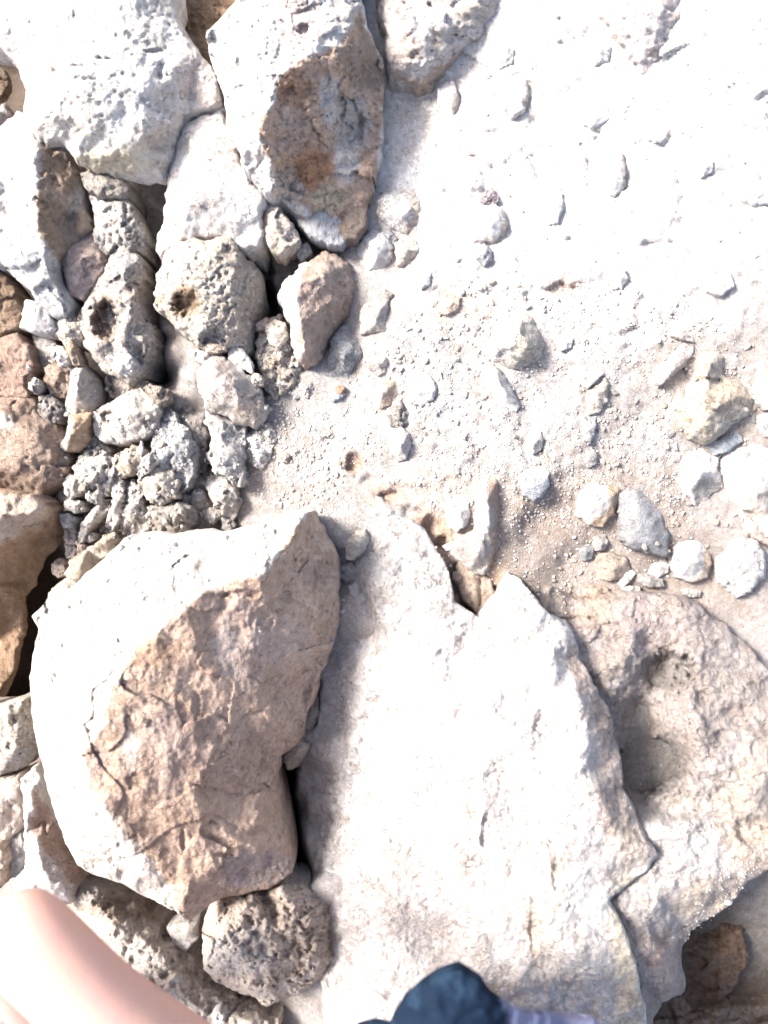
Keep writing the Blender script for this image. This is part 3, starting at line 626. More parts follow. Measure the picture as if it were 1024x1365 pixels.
# --- the rubble pile in the left middle ------------------------------------
rock('pale round rock with a shallow bowl, topmost of the rubble pile', [(122,552),(136,540),(154,531),(172,520),(190,517),(208,524),(214,540),(210,558),(206,574),(194,584),(172,592),(150,592),(132,587),(122,574)],
     'plain', 'rock', ez=-14, h=30, col=(0.56,0.52,0.47), depth=80, chip=0.12, hollows=[(147,556,14,8,12),(163,561,5,6,10)])
rock('dark ragged crust behind the pale round rock', [(188,517),(200,512),(224,518),(226,530),(214,544),(206,538)], 'porous', 'stone', ez=-6, h=10, col=(0.38,0.33,0.28), depth=50, chip=0.4)
rock('tall blue-grey pitted rock in the middle of the rubble pile', [(209,548),(222,540),(232,554),(248,572),(262,598),(258,628),(248,652),(238,656),(226,640),(206,612),(200,595),(206,572)], 'porous', 'rock', ez=-16, h=28, col=(0.47,0.475,0.48), depth=90, chip=0.22, pit=(12,4,0.5), tints=[((222,550,8,10),TAN,0.7,5)])
rock('dark grey-brown rock behind the tall blue-grey one', [(233,532),(250,522),(264,524),(274,540),(277,565),(274,590),(279,612),(270,628),(260,630),(258,600),(244,572),(230,555)], 'porous', 'rock', ez=-40, h=24, col=(0.36,0.33,0.31), depth=90, chip=0.25, pit=(11,4,0.4))
rock('long grey upright rock standing beside the dark crevice', [(274,546),(290,550),(308,560),(326,568),(328,590),(322,618),(329,640),(316,650),(300,636),(282,626),(276,606),(281,584),(272,562)], 'porous', 'rock', ez=-26, h=28, col=(0.52,0.50,0.49), depth=90, chip=0.2)
rock('lumpy grey rock below the long upright one', [(272,642),(284,630),(298,634),(316,652),(322,668),(314,688),(302,698),(294,684),(280,664)], 'porous', 'rock', ez=-42, h=24, col=(0.53,0.50,0.47), depth=70, chip=0.2)
rock('smooth egg-shaped grey stone in the dark crevice', [(254,658),(262,648),(272,652),(277,666),(272,678),(260,680),(252,672)], 'plain', 'stone', ez=-60, h=16, col=GRY, depth=40, chip=0.08)
rock('round stone between the egg-shaped stone and the big split rock', [(271,682),(282,675),(295,680),(297,692),(284,698),(273,693)], 'plain', 'stone', ez=-56, h=12, col=(0.46,0.43,0.40), depth=40, chip=0.1)
rock('small dark stone touching the top of the big split rock', [(297,690),(310,688),(314,702),(306,711),(296,706)], 'plain', 'stone', ez=-50, h=12, col=(0.38,0.35,0.33), depth=40)
rock('little pebble left of the egg-shaped stone', [(236,660),(246,656),(254,662),(252,672),(240,673)], 'plain', 'stone', ez=-56, h=10, col=GRY, depth=30)
rock('tan rough rock in the middle of the pile under the pale round rock', [(150,612),(163,600),(178,592),(192,596),(198,608),(190,622),(176,632),(160,637),(149,632)], 'porous', 'rock', ez=-16, h=20, col=(0.56,0.48,0.39), depth=60, chip=0.3)
rock('cracked cream rock left of the tall blue-grey one', [(186,632),(200,615),(216,620),(232,630),(239,645),(232,665),(214,676),(196,666),(182,652)], 'plain', 'rock', ez=-18, h=24, col=(0.54,0.49,0.43), depth=70, chip=0.4)
rock('pale rubble rock above the cracked cream rock', [(180,622),(196,605),(208,600),(214,614),(200,628),(186,640)], 'porous', 'stone', ez=-6, h=14, col=LGR, depth=50, chip=0.35)
rock('dark square block just above the big split rock', [(196,674),(214,672),(236,668),(256,675),(259,692),(250,711),(230,716),(208,712),(197,700)], 'porous', 'rock', ez=-30, pts=[(205,685,-2),(245,682,-4),(228,700,-8),(228,680,-2)], R=5, col=(0.42,0.38,0.34), depth=70, chip=0.3, pit=(9,4,0.4))
rock('pale fretted rock mass left of the dark square block', [(160,640),(178,638),(190,655),(198,680),(197,706),(184,716),(162,713),(158,690),(163,665)], 'porous', 'rock', ez=-30, h=26, col=(0.56,0.52,0.48), depth=70, chip=0.4, pit=(9,4,0.6))
rock('fretted grey rock with a dark round hole, at the left of the pile', [(96,622),(108,604),(124,598),(142,602),(152,614),(152,640),(142,660),(128,674),(114,664),(104,645)], 'porous', 'rock', ez=-24, h=24, col=(0.58,0.55,0.51), depth=70, chip=0.35, pit=(12,6,0.6), hollows=[(122,650,6,7,18)])
rock('grey lump above the fretted rock with the hole', [(108,590),(126,578),(142,588),(150,602),(140,612),(116,608)], 'porous', 'stone', ez=-40, h=16, col=GRY, depth=60, chip=0.3)
rock('oval pale stone left of the fretted rock', [(84,640),(92,632),(106,634),(111,645),(106,660),(94,666),(85,656)], 'plain', 'stone', ez=-30, h=16, col=(0.56,0.52,0.46), depth=50, chip=0.25)
rock('flat pale stone under the oval one', [(84,668),(96,664),(110,670),(114,680),(100,684),(86,680)], 'plain', 'stone', ez=-36, h=9, col=(0.52,0.49,0.44), depth=40, chip=0.2)
rock('slanting pale stick of stone, the lower of two', [(103,716),(108,698),(124,678),(138,666),(149,664),(148,676),(132,692),(118,706),(110,722),(104,726)], 'plain', 'stone', ez=-34, h=12, col=(0.55,0.51,0.46), depth=40, chip=0.2)
rock('upright pale stick of stone, the upper of two', [(150,638),(158,633),(164,640),(164,668),(158,694),(148,708),(141,702),(142,690),(150,672),(148,652)], 'plain', 'stone', ez=-22, h=14, col=(0.58,0.53,0.47), depth=40, chip=0.2)
rock('small round stone tucked between the two sticks of stone', [(112,712),(120,708),(130,712),(130,720),(120,724),(113,720)], 'plain', 'stone', ez=-46, h=7, col=GRY, depth=30)
rock('small pinkish stone at the foot of the lower stick', [(101,722),(108,718),(114,728),(110,740),(103,738)], 'plain', 'stone', ez=-46, h=7, col=PNK, depth=30)
rock('long tan wedge lying against the upper left edge of the big split rock', [(86,764),(92,748),(118,730),(138,714),(153,708),(156,716),(148,736),(124,754),(106,774),(94,772)], 'plain', 'rock', ez=-34, pts=[(140,722,0),(110,748,-4)], R=4, col=(0.47,0.41,0.34), depth=60, chip=0.12)
rock('small cream stone at the tail of the long tan wedge', [(61,803),(66,788),(82,774),(96,766),(104,778),(92,796),(74,808)], 'plain', 'stone', ez=-34, h=16, col=(0.55,0.49,0.41), depth=50, chip=0.25)
rock('broken grey floor rock under the rubble pile', [(90,520),(150,500),(235,520),(330,560),(325,700),(240,730),(110,760),(80,700),(70,600)], 'porous', 'rock', ez=-72, h=20, col=(0.46,0.42,0.38), depth=80, chip=0.2)

# --- the pale boulder with two hollows, slab and rubble ----------------------
rock('cream boulder with two hollows like eye sockets, left of centre',
     [(204,390),(211,366),(219,338),(231,320),(263,319),(305,316),(318,324),(328,341),(345,363),(353,392),(352,404),(346,420),(345,437),(339,453),(334,476),(318,466),(301,468),(280,470),(262,466),(249,450),(232,436),(225,420),(208,408)],
     'porous', 'boulder', ez=[30,32,34,34,32,28,16,4,-8,-16,-20,-22,-24,-22,-14,6,10,12,14,20,26,28,28], pts=[(240,350,64),(280,350,66),(310,360,56),(230,390,60),(270,400,62),(310,410,48),(325,390,28),(320,440,24),(270,440,48),(330,420,6)], R=10, s=1.8,
     chip=0.14, pit=(10,4,0.5), col=(0.60,0.54,0.47), depth=140, hollows=[(248,405,21,17,20),(282,450,17,11,18),(212,402,7,6,7),(300,340,10,14,4)],
     tints=[((246,403,20,20),(0.34,0.23,0.14),0.85,9),((283,449,18,12),GRY,0.8,7),((320,400,20,50),TAN,0.5,14),((240,340,30,20),WHT,0.7,16),((213,402,7,6),BRN,0.6,4)])
rock('flat brown chip on the chin of the boulder with two hollows', [(270,462),(278,457),(300,458),(302,466),(290,470),(274,469)], 'plain', 'stone', ez=16, h=6, col=TAN, depth=20)
rock('crumbs of pale rock below the chin of the hollowed boulder', [(250,462),(264,466),(280,470),(298,470),(292,482),(268,484),(256,478)], 'porous', 'stone', ez=0, h=10, col=WHT, depth=30, chip=0.35)
rock('bright white flake above the grey-brown slab', [(303,466),(312,460),(324,464),(337,484),(336,498),(320,491),(304,480)], 'layered', 'stone', ez=4, h=9, col=WHT, depth=30, chip=0.2)
rock('small round cream stone at the corner of the grey-brown slab', [(334,500),(342,496),(350,502),(350,512),(342,516),(334,510)], 'plain', 'stone', ez=0, h=9, col=CRM, depth=25)
rock('grey-brown leaning slab with a sharp lower point, centre left', [(262,496),(270,482),(284,475),(300,475),(318,488),(336,504),(348,524),(358,545),(350,562),(338,571),(318,564),(296,552),(276,546),(264,522)],
     'layered', 'rock', ez=[0,2,4,6,4,0,-8,-16,-22,-24,-18,-10,-2,0], pts=[(285,490,34),(310,510,30),(335,545,6),(285,520,26),(320,540,16),(340,560,-8)], R=5, col=(0.46,0.42,0.39), depth=80, chip=0.08, tints=[((330,545,20,24),TAN,0.6,10),((300,505,16,30),PNK,0.4,8)])
rock('pile of cream rubble fragments left of the smooth brown stone', [(350,430),(362,424),(374,418),(384,436),(390,462),(402,486),(396,505),(384,522),(366,532),(352,518),(346,495),(340,478),(342,455)], 'porous', 'rock', ez=-20, h=26, col=(0.55,0.50,0.44), depth=70, chip=0.5, pit=(10,5,0.4), tints=[((364,484,8,8),BRN,0.6,6)])
rock('small cream block on top of the rubble fragments', [(352,434),(366,426),(380,430),(384,450),(372,464),(358,458)], 'plain', 'stone', ez=0, h=14, col=CRM, depth=30, chip=0.3)
rock('small pink-grey chip between the hollowed boulder and the rubble', [(340,432),(356,422),(362,430),(350,440),(342,440)], 'plain', 'stone', ez=-8, h=7, col=PNK, depth=25)
rock('smooth brown stone with a white left side, in the centre left',
     [(420,342),(434,337),(448,339),(464,350),(474,376),(473,405),(458,430),(444,450),(432,474),(420,488),(408,489),(396,480),(388,456),(386,432),(372,405),(370,394),(382,372),(400,354)],
     'plain', 'boulder', ez=[0,-6,-12,-18,-26,-30,-32,-30,-26,-18,-10,-2,2,4,4,6,6,2], pts=[(402,375,46),(392,400,44),(400,430,48),(405,460,36),(430,370,36),(445,400,14),(425,440,14),(412,480,6)], R=8, s=1.8, chip=0.06, col=(0.46,0.36,0.30), depth=100,
     tints=[([(420,335),(404,365),(396,390),(402,412),(396,440),(404,480),(380,480),(360,400),(380,350)],WHT,0.95,6),((435,365,26,16),(0.40,0.34,0.30),0.6,12),((412,460,8,14),PNK,0.7,6)])
rock('rough blue-grey rock to the lower right of the smooth brown stone', [(440,452),(454,436),(472,425),(482,434),(482,452),(486,472),(472,490),(464,508),(450,520),(438,514),(436,486)], 'porous', 'rock', ez=-44, h=30, col=(0.37,0.38,0.39), depth=60, chip=0.35)
rock('small rusty pebble below the rough blue-grey rock', [(446,518),(454,512),(462,518),(460,528),(450,530)], 'plain', 'stone', ez=-24, h=7, col=BRN, depth=20)
rock('small blue chip on the dust below the rough blue-grey rock', [(438,526),(448,526),(460,524),(456,532),(444,536)], 'plain', 'stone', ez=-26, h=5, col=(0.36,0.42,0.50), depth=15)
rock('pale jagged chip at the foot of the cream rubble', [(398,512),(410,506),(419,512),(418,524),(408,532),(402,524)], 'porous', 'stone', ez=-26, h=10, col=LGR, depth=25, chip=0.4)
rock('white pitted round stone lying on the grey dust, left of centre', [(326,580),(336,574),(348,573),(360,588),(363,604),(356,620),(350,627),(336,620),(324,604)], 'porous', 'stone', ez=-40, h=26, col=WHT, depth=40, chip=0.22, R=9)
rock('flat grey stone half hidden behind the white pitted round stone', [(344,566),(358,562),(368,574),(370,588),(360,592),(350,576)], 'plain', 'stone', ez=-38, h=9, col=GRY, depth=30)
rock('tiny brown stone on the dust below the white pitted round stone', [(374,610),(382,603),(388,608),(386,616),(377,617)], 'plain', 'stone', ez=-34, h=7, col=(0.38,0.34,0.30), depth=15)

# --- the big split rock -------------------------------------------------------
rock('biggest rock of all, white on the left with a broad rust-brown split face',
     [(411,682),(424,700),(444,735),(452,770),(450,815),(440,858),(420,908),(410,950),(400,985),(376,1010),(369,1040),(372,1080),(384,1128),(387,1163),(356,1184),(330,1190),(296,1196),(272,1214),(250,1226),(233,1214),(200,1197),(165,1181),(130,1166),(106,1150),(87,1125),(75,1090),(61,1042),(52,1010),(48,985),(40,950),(39,902),(48,860),(54,838),(43,822),(62,803),(105,776),(121,763),(148,737),(166,716),(215,713),(260,712),(320,708),(342,700),(380,690)],
     'plain', 'boulder',
     ez=[70,40,10,-4,-10,-16,-24,-28,-28,-30,-30,-26,-10,-6,0,4,10,20,34,40,44,46,48,50,52,54,54,52,52,50,48,46,48,50,52,50,50,48,48,52,56,62,66,70],
     pts=[(396,702,112),(372,738,122),(350,764,132),(322,770,138),(262,795,152),(200,850,168),(165,885,174),(136,945,180),(133,968,180),(116,1000,172),(109,1022,166),(126,1062,160),(158,1112,140),(200,1158,110),(235,1208,74),
          (240,745,96),(120,830,96),(80,900,92),(90,1000,100),(180,770,98),(110,1080,96),(330,730,100),
          (300,820,118),(250,900,138),(350,820,92),(400,780,60),(420,740,52),(330,900,96),(400,860,44),(260,980,134),(300,1000,106),(360,960,56),(200,980,160),(190,1060,146),(258,1050,118),(272,1098,104),(290,1060,68),(340,1050,42),(330,1122,60),(300,1150,70),(250,1170,88),(290,1110,92),(380,900,48),(300,780,126),(430,800,26)],
     R=3, s=1.7, chip=0.13, fine=0.45, rough=0.5, jag=9, und=3, pit=(13,4.5,0.28), nopit=[(414,680),(396,700),(345,768),(262,797),(202,850),(137,945),(116,1000),(112,1050),(190,1130),(250,1230),(400,1180),(380,1080),(412,985),(460,800),(450,735)], col=(0.64,0.60,0.565), depth=200, warp=0.9,
     tints=[([(414,680),(396,700),(360,760),(345,768),(320,772),(262,797),(202,850),(166,888),(137,945),(134,965),(116,1000),(108,1022),(112,1050),(150,1080),(190,1130),(225,1180),(240,1215),(250,1230),(275,1214),(400,1180),(392,1130),(380,1080),(376,1020),(412,985),(420,930),(460,800),(450,735)],(0.58,0.435,0.345),1.0,6),
            ((320,850,28,60),(0.50,0.40,0.36),0.6,22),((290,1000,70,50),(0.44,0.34,0.29),0.6,30),((240,965,40,24),(0.36,0.27,0.23),0.7,20),((210,1080,60,70),(0.50,0.37,0.29),0.7,40),((360,900,26,60),(0.50,0.38,0.32),0.7,20),((220,1000,24,60),PNK,0.5,20),
            ((370,850,40,30),(0.50,0.42,0.38),0.6,20),((340,1160,50,24),(0.42,0.37,0.36),0.8,14),((420,765,26,16),(0.42,0.33,0.29),0.6,10),((130,1015,18,20),(0.42,0.32,0.28),0.7,12),((175,1005,12,26),WHT,0.6,10),((300,870,16,36),(0.56,0.47,0.42),0.8,8),((160,1130,22,14),WHT,0.6,10),((195,870,40,20),(0.42,0.26,0.17),0.6,14)],
     hollows=[(322,792,30,6,10),(262,940,6,20,5),(355,830,12,16,7),(180,1040,14,10,5),(245,1120,5,16,6),(300,1140,16,4,5),(342,1050,14,10,6)], seed=977)
rock('light porous rock like a sponge below the big split rock',
     [(274,1216),(286,1196),(308,1186),(332,1181),(352,1186),(372,1174),(394,1172),(412,1180),(438,1203),(450,1232),(447,1275),(424,1306),(396,1328),(356,1340),(322,1326),(292,1312),(272,1292),(270,1250)],
     'porous', 'boulder', ez=-46, pts=[(310,1220,34),(290,1260,40),(340,1290,40),(370,1240,26),(410,1220,14),(420,1270,2),(380,1200,18),(330,1200,24),(330,1320,6)], R=16, s=1.8, chip=0.38, pit=(17,9,0.65), col=(0.64,0.55,0.48), depth=100, rough=1.6,
     tints=[((320,1270,46,34),WHT,0.8,20),((430,1240,20,40),TAN,0.6,14)])
rock('rough grey and brown rock behind the bare knee, bottom left',
     [(98,1172),(116,1168),(150,1184),(186,1200),(208,1222),(216,1244),(240,1252),(262,1280),(272,1306),(300,1322),(350,1342),(370,1360),(360,1440),(60,1440),(60,1230),(95,1220)],
     'porous', 'boulder', ez=-90, pts=[(110,1190,-30),(140,1220,-34),(200,1260,-40),(230,1300,-44),(260,1340,-50),(180,1340,-40),(320,1360,-60)], R=14, chip=0.25, pit=(14,6,0.5), col=(0.62,0.56,0.50), depth=110, tints=[((180,1210,60,18),(0.34,0.27,0.22),0.8,14),((112,1190,14,14),GRY,0.8,6)])
rock('small angular stone in the shadow between the big split rock and the porous one', [(222,1236),(240,1228),(262,1232),(264,1252),(248,1268),(230,1258)], 'plain', 'stone', ez=-76, h=12, col=GRY, depth=40)
rock('little ring-shaped white pebble at the bottom edge, under the porous rock', [(282,1352),(292,1348),(300,1354),(298,1364),(286,1366)], 'plain', 'stone', ez=-40, h=8, col=WHT, depth=25, hollows=[(291,1357,4,4,6)])
rock('cream rock with a brown face and thin crack, left below the big split rock',
     [(28,1038),(48,1022),(58,1040),(74,1092),(86,1126),(104,1150),(104,1178),(96,1205),(60,1215),(24,1200),(14,1178),(34,1160),(32,1110)],
     'plain', 'boulder', ez=[-20,-24,-30,-40,-44,-48,-44,-40,-30,-20,-16,-14,-16], pts=[(42,1060,12),(48,1120,14),(60,1170,8),(80,1180,-4),(66,1120,-16),(88,1150,-24)], R=6, chip=0.15, col=WHT, depth=100,
     tints=[([(46,1050),(58,1060),(90,1130),(110,1155),(100,1180),(80,1160),(55,1120),(40,1115)],(0.45,0.33,0.27),0.9,6)], hollows=[(60,1105,3,12,8)])
rock('pitted cream rock with a grey underside at the left edge', [(-80,945),(0,941),(34,931),(42,958),(53,985),(52,1000),(36,1020),(0,1034),(-80,1040)], 'porous', 'boulder', ez=[-20,-10,-10,-20,-34,-44,-50,-44,-30], pts=[(10,965,24),(30,970,16),(20,1000,4)], R=6, chip=0.25, pit=(12,6,0.5), col=(0.60,0.54,0.47), depth=90, tints=[([(-60,1012),(20,1005),(54,985),(60,1030),(-60,1050)],GRY,0.8,8)], hollows=[(14,995,6,6,10)])
rock('ribbed cream rock at the left edge under the pitted one', [(-80,1044),(4,1036),(27,1034),(33,1065),(31,1100),(12,1120),(-4,1128),(-80,1128)], 'layered', 'rock', ez=-44, h=34, chip=0.25, col=(0.58,0.50,0.44), depth=80)
rock('smooth dim grey stone between the ribbed rock and the cracked one', [(6,1118),(30,1108),(36,1140),(30,1168),(10,1172)], 'plain', 'stone', ez=-54, h=10, col=GRY, depth=60)
rock('narrow tan rock at the left edge above the bare knee', [(-60,1120),(0,1122),(8,1150),(2,1185),(-60,1190)], 'plain', 'rock', ez=-30, h=12, col=TAN, depth=60)
rock('small rough rock caught under the right flank of the big split rock', [(376,1012),(386,990),(404,972),(420,975),(412,1000),(398,1022),(384,1028)], 'porous', 'stone', ez=-58, h=22, col=(0.46,0.40,0.33), depth=60, chip=0.4)
rock('crumbly stones in the dark slit right of the big split rock', [(404,950),(414,925),(424,930),(424,955),(416,975),(406,972)], 'porous', 'stone', ez=-60, h=12, col=(0.36,0.32,0.27), depth=50, chip=0.5)

# --- stones on the dust, centre ----------------------------------------------
rock('oblong cream pebble resting beside the tip of the big split rock', [(460,738),(464,720),(476,707),(488,706),(494,716),(488,732),(472,747),(462,747)], 'plain', 'stone', ez=-20, h=20, col=(0.58,0.54,0.48), depth=30, chip=0.1)
rock('tiny round grey pebble below the oblong cream pebble', [(465,782),(474,777),(482,782),(481,792),(472,796),(466,790)], 'plain', 'stone', ez=-46, h=10, col=GRY, depth=20)
rock('dull flat stone wedged between the oblong pebble and the big split rock', [(452,756),(466,748),(482,758),(478,772),(462,778),(452,770)], 'plain', 'stone', ez=-48, h=8, col=(0.38,0.35,0.33), depth=30)
rock('white stone with a shaded rim, upper of the clustered three right of the top boulder', [(503,264),(514,254),(530,248),(546,248),(558,262),(563,284),(554,302),(542,313),(530,308),(516,300),(503,286)], 'porous', 'stone', ez=-14, h=30, col=WHT, depth=40, chip=0.15, tints=[([(548,246),(566,280),(544,316),(538,306),(552,286),(546,262)],TAN,0.8,4)])  # tan right rim stands in for the shaded edge
rock('round white stone with yellow dimples, lower left of the clustered three', [(476,332),(482,316),(496,305),(512,310),(524,326),(524,344),(512,358),(494,361),(480,352)], 'plain', 'stone', ez=-16, h=30, col=WHT, depth=40, chip=0.14, tints=[((490,350,8,7),YEL,0.6,5),((511,350,7,6),TAN,0.5,5)])
rock('small tan-edged stone, lower right of the clustered three', [(526,326),(538,314),(552,318),(561,330),(554,342),(544,352),(530,354)], 'plain', 'stone', ez=-12, h=20, col=CRM, depth=30, chip=0.25)
rock('thin grey chip between the clustered white stones', [(506,304),(520,306),(530,318),(526,328),(514,316)], 'plain', 'stone', ez=-8, h=6, col=BLU, depth=20)
rock('square-cut cream stone on the dust right of the smooth brown stone', [(480,412),(492,402),(506,402),(520,396),(519,420),(517,445),(498,444),(481,446)], 'plain', 'stone', ez=-12, pts=[(492,414,8),(508,412,8),(500,432,6)], R=3, col=(0.56,0.50,0.44), depth=30, chip=0.15)
rock('small dark pebble above the square-cut cream stone', [(504,393),(514,385),(525,392),(522,401),(508,402)], 'plain', 'stone', ez=-16, h=8, col=(0.40,0.36,0.34), depth=20)
rock('small round knobbly stone below the square-cut stone', [(488,478),(496,466),(510,466),(519,480),(514,496),(504,501),(492,492)], 'porous', 'stone', ez=-14, h=18, col=(0.56,0.51,0.47), depth=25, chip=0.25)
rock('tan oval stone with a white rim, in the centre of the dust', [(499,522),(506,506),(520,500),(531,508),(532,524),(522,540),(508,546),(500,536)], 'plain', 'stone', ez=-16, h=18, col=(0.54,0.44,0.36), depth=30, chip=0.15, tints=[((503,524,6,18),WHT,0.9,4)])
rock('cluster of dark grey crumbs below the tan oval stone', [(516,552),(524,540),(534,534),(540,544),(550,550),(548,564),(532,572),(520,568)], 'porous', 'stone', ez=-12, h=14, col=(0.36,0.33,0.31), depth=25, chip=0.7)
rock('egg-shaped stone with a white top and grey underside, below the crumbs', [(518,588),(524,572),(536,567),(547,578),(548,596),(541,612),(530,616),(520,604)], 'plain', 'stone', ez=-16, h=24, col=(0.56,0.52,0.50), depth=30, chip=0.08)
rock('flat white stone right of the tan oval stone', [(544,512),(556,500),(574,502),(583,516),(578,532),(562,542),(547,536)], 'plain', 'stone', ez=-4, h=14, col=WHT, depth=25, chip=0.12)
rock('square white stone with a dark shadow side, right of the clustered three', [(632,288),(642,276),(658,272),(671,278),(677,296),(672,316),(658,324),(632,322),(629,306)], 'plain', 'stone', ez=-2, h=26, col=WHT, depth=40, chip=0.12, tints=[([(668,272),(680,298),(674,324),(632,326),(632,318),(664,314),(670,296)],TAN,0.7,4)])  # tan right and lower edges paint in the shadow side
rock('small blue-grey stone peeping out under the square white stone', [(634,330),(646,324),(656,334),(656,348),(646,354),(636,344)], 'plain', 'stone', ez=0, h=10, col=BLU, depth=20)
rock('dark crumbly stone touching the top of the square white stone', [(640,268),(644,256),(656,250),(666,262),(664,272),(650,272)], 'porous', 'stone', ez=4, h=8, col=(0.42,0.36,0.38), depth=15, chip=0.8)
rock('rough yellowish boulder half buried in the middle of the bright ground', [(642,466),(660,440),(682,418),(700,414),(714,420),(722,438),(729,462),(720,482),(698,498),(676,494),(656,484)], 'porous', 'boulder', ez=2, pts=[(690,436,50),(668,462,44),(704,462,46),(690,484,26)], R=6, chip=0.2, pit=(11,3,0.4), col=(0.60,0.56,0.50), depth=60, tints=[((660,465,24,24),WHT,0.8,12),((700,470,16,14),YEL,0.4,10)])
rock('white shard with a dark slanting right side, under the rough yellowish boulder', [(646,496),(660,486),(672,500),(684,520),(694,542),(688,549),(668,540),(652,520)], 'plain', 'stone', ez=-6, pts=[(662,505,20),(674,525,16)], R=2, col=WHT, depth=30, chip=0.06)
rock('small pale oval stone above the blue-grey faceted stone', [(704,588),(710,575),(720,573),(725,586),(722,600),(712,606),(705,600)], 'plain', 'stone', ez=2, h=12, col=LGR, depth=20, chip=0.12)
rock('blue-grey faceted stone with a white upper edge, right of centre', [(692,642),(696,628),(714,621),(732,628),(733,648),(722,664),(712,668),(698,660)], 'plain', 'stone', ez=-20, h=22, col=(0.42,0.44,0.46), depth=30, chip=0.12, tints=[([(690,620),(740,618),(734,634),(694,636)],WHT,0.8,4)])
rock('bright white pebble perched beside the thin rock fin', [(594,686),(598,672),(612,660),(624,668),(628,684),(622,702),(610,709),(598,702)], 'plain', 'stone', ez=-2, h=22, col=WHT, depth=30, chip=0.12)
rock('pale flat chip lying in the notch below the bright pebble', [(590,728),(602,722),(614,726),(606,733),(594,734)], 'plain', 'stone', ez=-8, h=4, col=WHT, depth=10)

# --- stones on the right ------------------------------------------------------
rock('white stone with a rust-brown lower side, left of the grey slab', [(770,686),(772,662),(784,644),(800,631),(820,625),(829,640),(826,658),(820,684),(804,702),(788,700)], 'plain', 'rock', ez=-34, h=34, col=WHT, depth=50, chip=0.15, tints=[([(820,620),(832,640),(824,690),(800,712),(780,704),(806,682),(812,664),(808,640)],(0.42,0.31,0.22),0.9,5)])
rock('flat grey slab with a narrow top, standing among the stones on the right', [(820,657),(836,650),(850,650),(862,645),(870,664),(884,684),(893,714),(891,742),(876,742),(852,734),(836,728),(828,716),(826,688)], 'plain', 'rock', ez=[-14,-12,-12,-14,-22,-26,-28,-28,-22,-16,-14,-12,-12], pts=[(850,665,-4),(850,700,2),(845,720,0),(868,700,-4),(868,725,-8)], R=4, col=(0.33,0.33,0.34), depth=40, chip=0.03, rough=0.8)
rock('white boulder with a dark lower corner, above the grey slab', [(893,632),(891,614),(904,604),(930,600),(950,592),(962,604),(957,622),(966,650),(950,660),(940,672),(926,674),(910,654)], 'plain', 'rock', ez=-20, h=42, col=WHT, depth=50, chip=0.12, tints=[([(922,650),(944,634),(968,640),(970,670),(930,690)],(0.33,0.31,0.30),0.85,6)], hollows=[(914,614,4,4,5)])  # dark lower right corner is painted shade
rock('large white boulder cut off by the right edge', [(958,618),(974,600),(998,590),(1024,587),(1080,590),(1080,700),(1040,706),(1016,700),(994,680),(966,658),(957,640)], 'plain', 'boulder', ez=-16, h=50, col=WHT, depth=60, chip=0.1, tints=[([(985,665),(1010,655),(1030,640),(1090,640),(1090,720),(1010,720)],TAN,0.5,10)])
rock('knobbly cream rock with an orange-brown middle, upper right', [(908,545),(914,520),(924,500),(922,482),(936,468),(954,464),(970,474),(968,498),(988,508),(1005,532),(998,556),(974,566),(962,582),(942,592),(922,582),(916,564)], 'porous', 'rock', ez=-6, pts=[(945,485,36),(940,520,44),(975,530,34),(940,560,34),(955,575,18)], R=10, col=(0.62,0.56,0.48), depth=50, chip=0.35, tints=[((965,530,30,22),(0.60,0.46,0.34),0.6,16),((948,500,14,14),TAN,0.6,8),((930,560,20,14),YEL,0.4,10)])
rock('blue-grey stone wedged between the knobbly rock and the white ones', [(938,590),(962,584),(984,572),(992,588),(972,602),(956,606)], 'plain', 'stone', ez=-16, h=14, col=(0.40,0.43,0.46), depth=40)
rock('broad white pitted rock near the right edge with dark pinholes', [(951,742),(956,712),(978,696),(1000,700),(1016,722),(1023,748),(1020,768),(1002,788),(984,796),(962,780),(952,764)], 'porous', 'boulder', ez=-44, h=46, col=WHT, depth=50, chip=0.08, pit=(16,4,0.35))
rock('smaller white rock with a tan right side, left of the pitted one', [(895,750),(898,730),(912,720),(928,717),(944,728),(950,750),(944,770),(922,778),(904,770)], 'plain', 'rock', ez=-44, h=36, col=WHT, depth=45, chip=0.18, tints=[([(936,718),(954,745),(944,780),(916,784),(932,764),(934,740)],(0.52,0.41,0.29),0.8,5)])
rock('pale stone behind the pitted white rock at the right edge', [(1000,690),(1014,684),(1080,690),(1080,722),(1030,720),(1006,706)], 'plain', 'rock', ez=-24, h=20, col=WHT, depth=40)
rock('pinkish grey rock under the large white boulder at the right edge', [(985,682),(1000,690),(1020,704),(1040,712),(1030,730),(1004,716),(986,700)], 'plain', 'stone', ez=-34, h=12, col=PNK, depth=40)
rock('round white stone at the right edge above the large white boulder', [(1012,512),(1026,500),(1060,500),(1060,545),(1020,545),(1010,530)], 'plain', 'stone', ez=0, h=20, col=WHT, depth=30)
rock('white stone at the right edge beneath the round white one', [(1014,552),(1030,548),(1060,550),(1060,584),(1024,582),(1012,568)], 'plain', 'stone', ez=-4, h=20, col=WHT, depth=30)
rock('low dark ridge of stone left of the knobbly cream rock', [(874,508),(884,486),(900,470),(914,450),(926,452),(926,470),(914,486),(898,500),(882,514)], 'plain', 'rock', ez=-2, h=16, col=(0.54,0.49,0.47), depth=30, chip=0.3)
rock('thin dark-edged plate of stone above the low dark ridge', [(892,438),(906,440),(922,448),(926,456),(908,452),(894,448)], 'plain', 'stone', ez=12, h=6, col=LGR, depth=20)
rock('cream stone at the top of a narrow row of three', [(782,538),(782,524),(794,512),(806,500),(812,512),(810,534),(800,550),(786,554)], 'porous', 'stone', ez=2, h=16, col=(0.56,0.51,0.45), depth=30, chip=0.3)
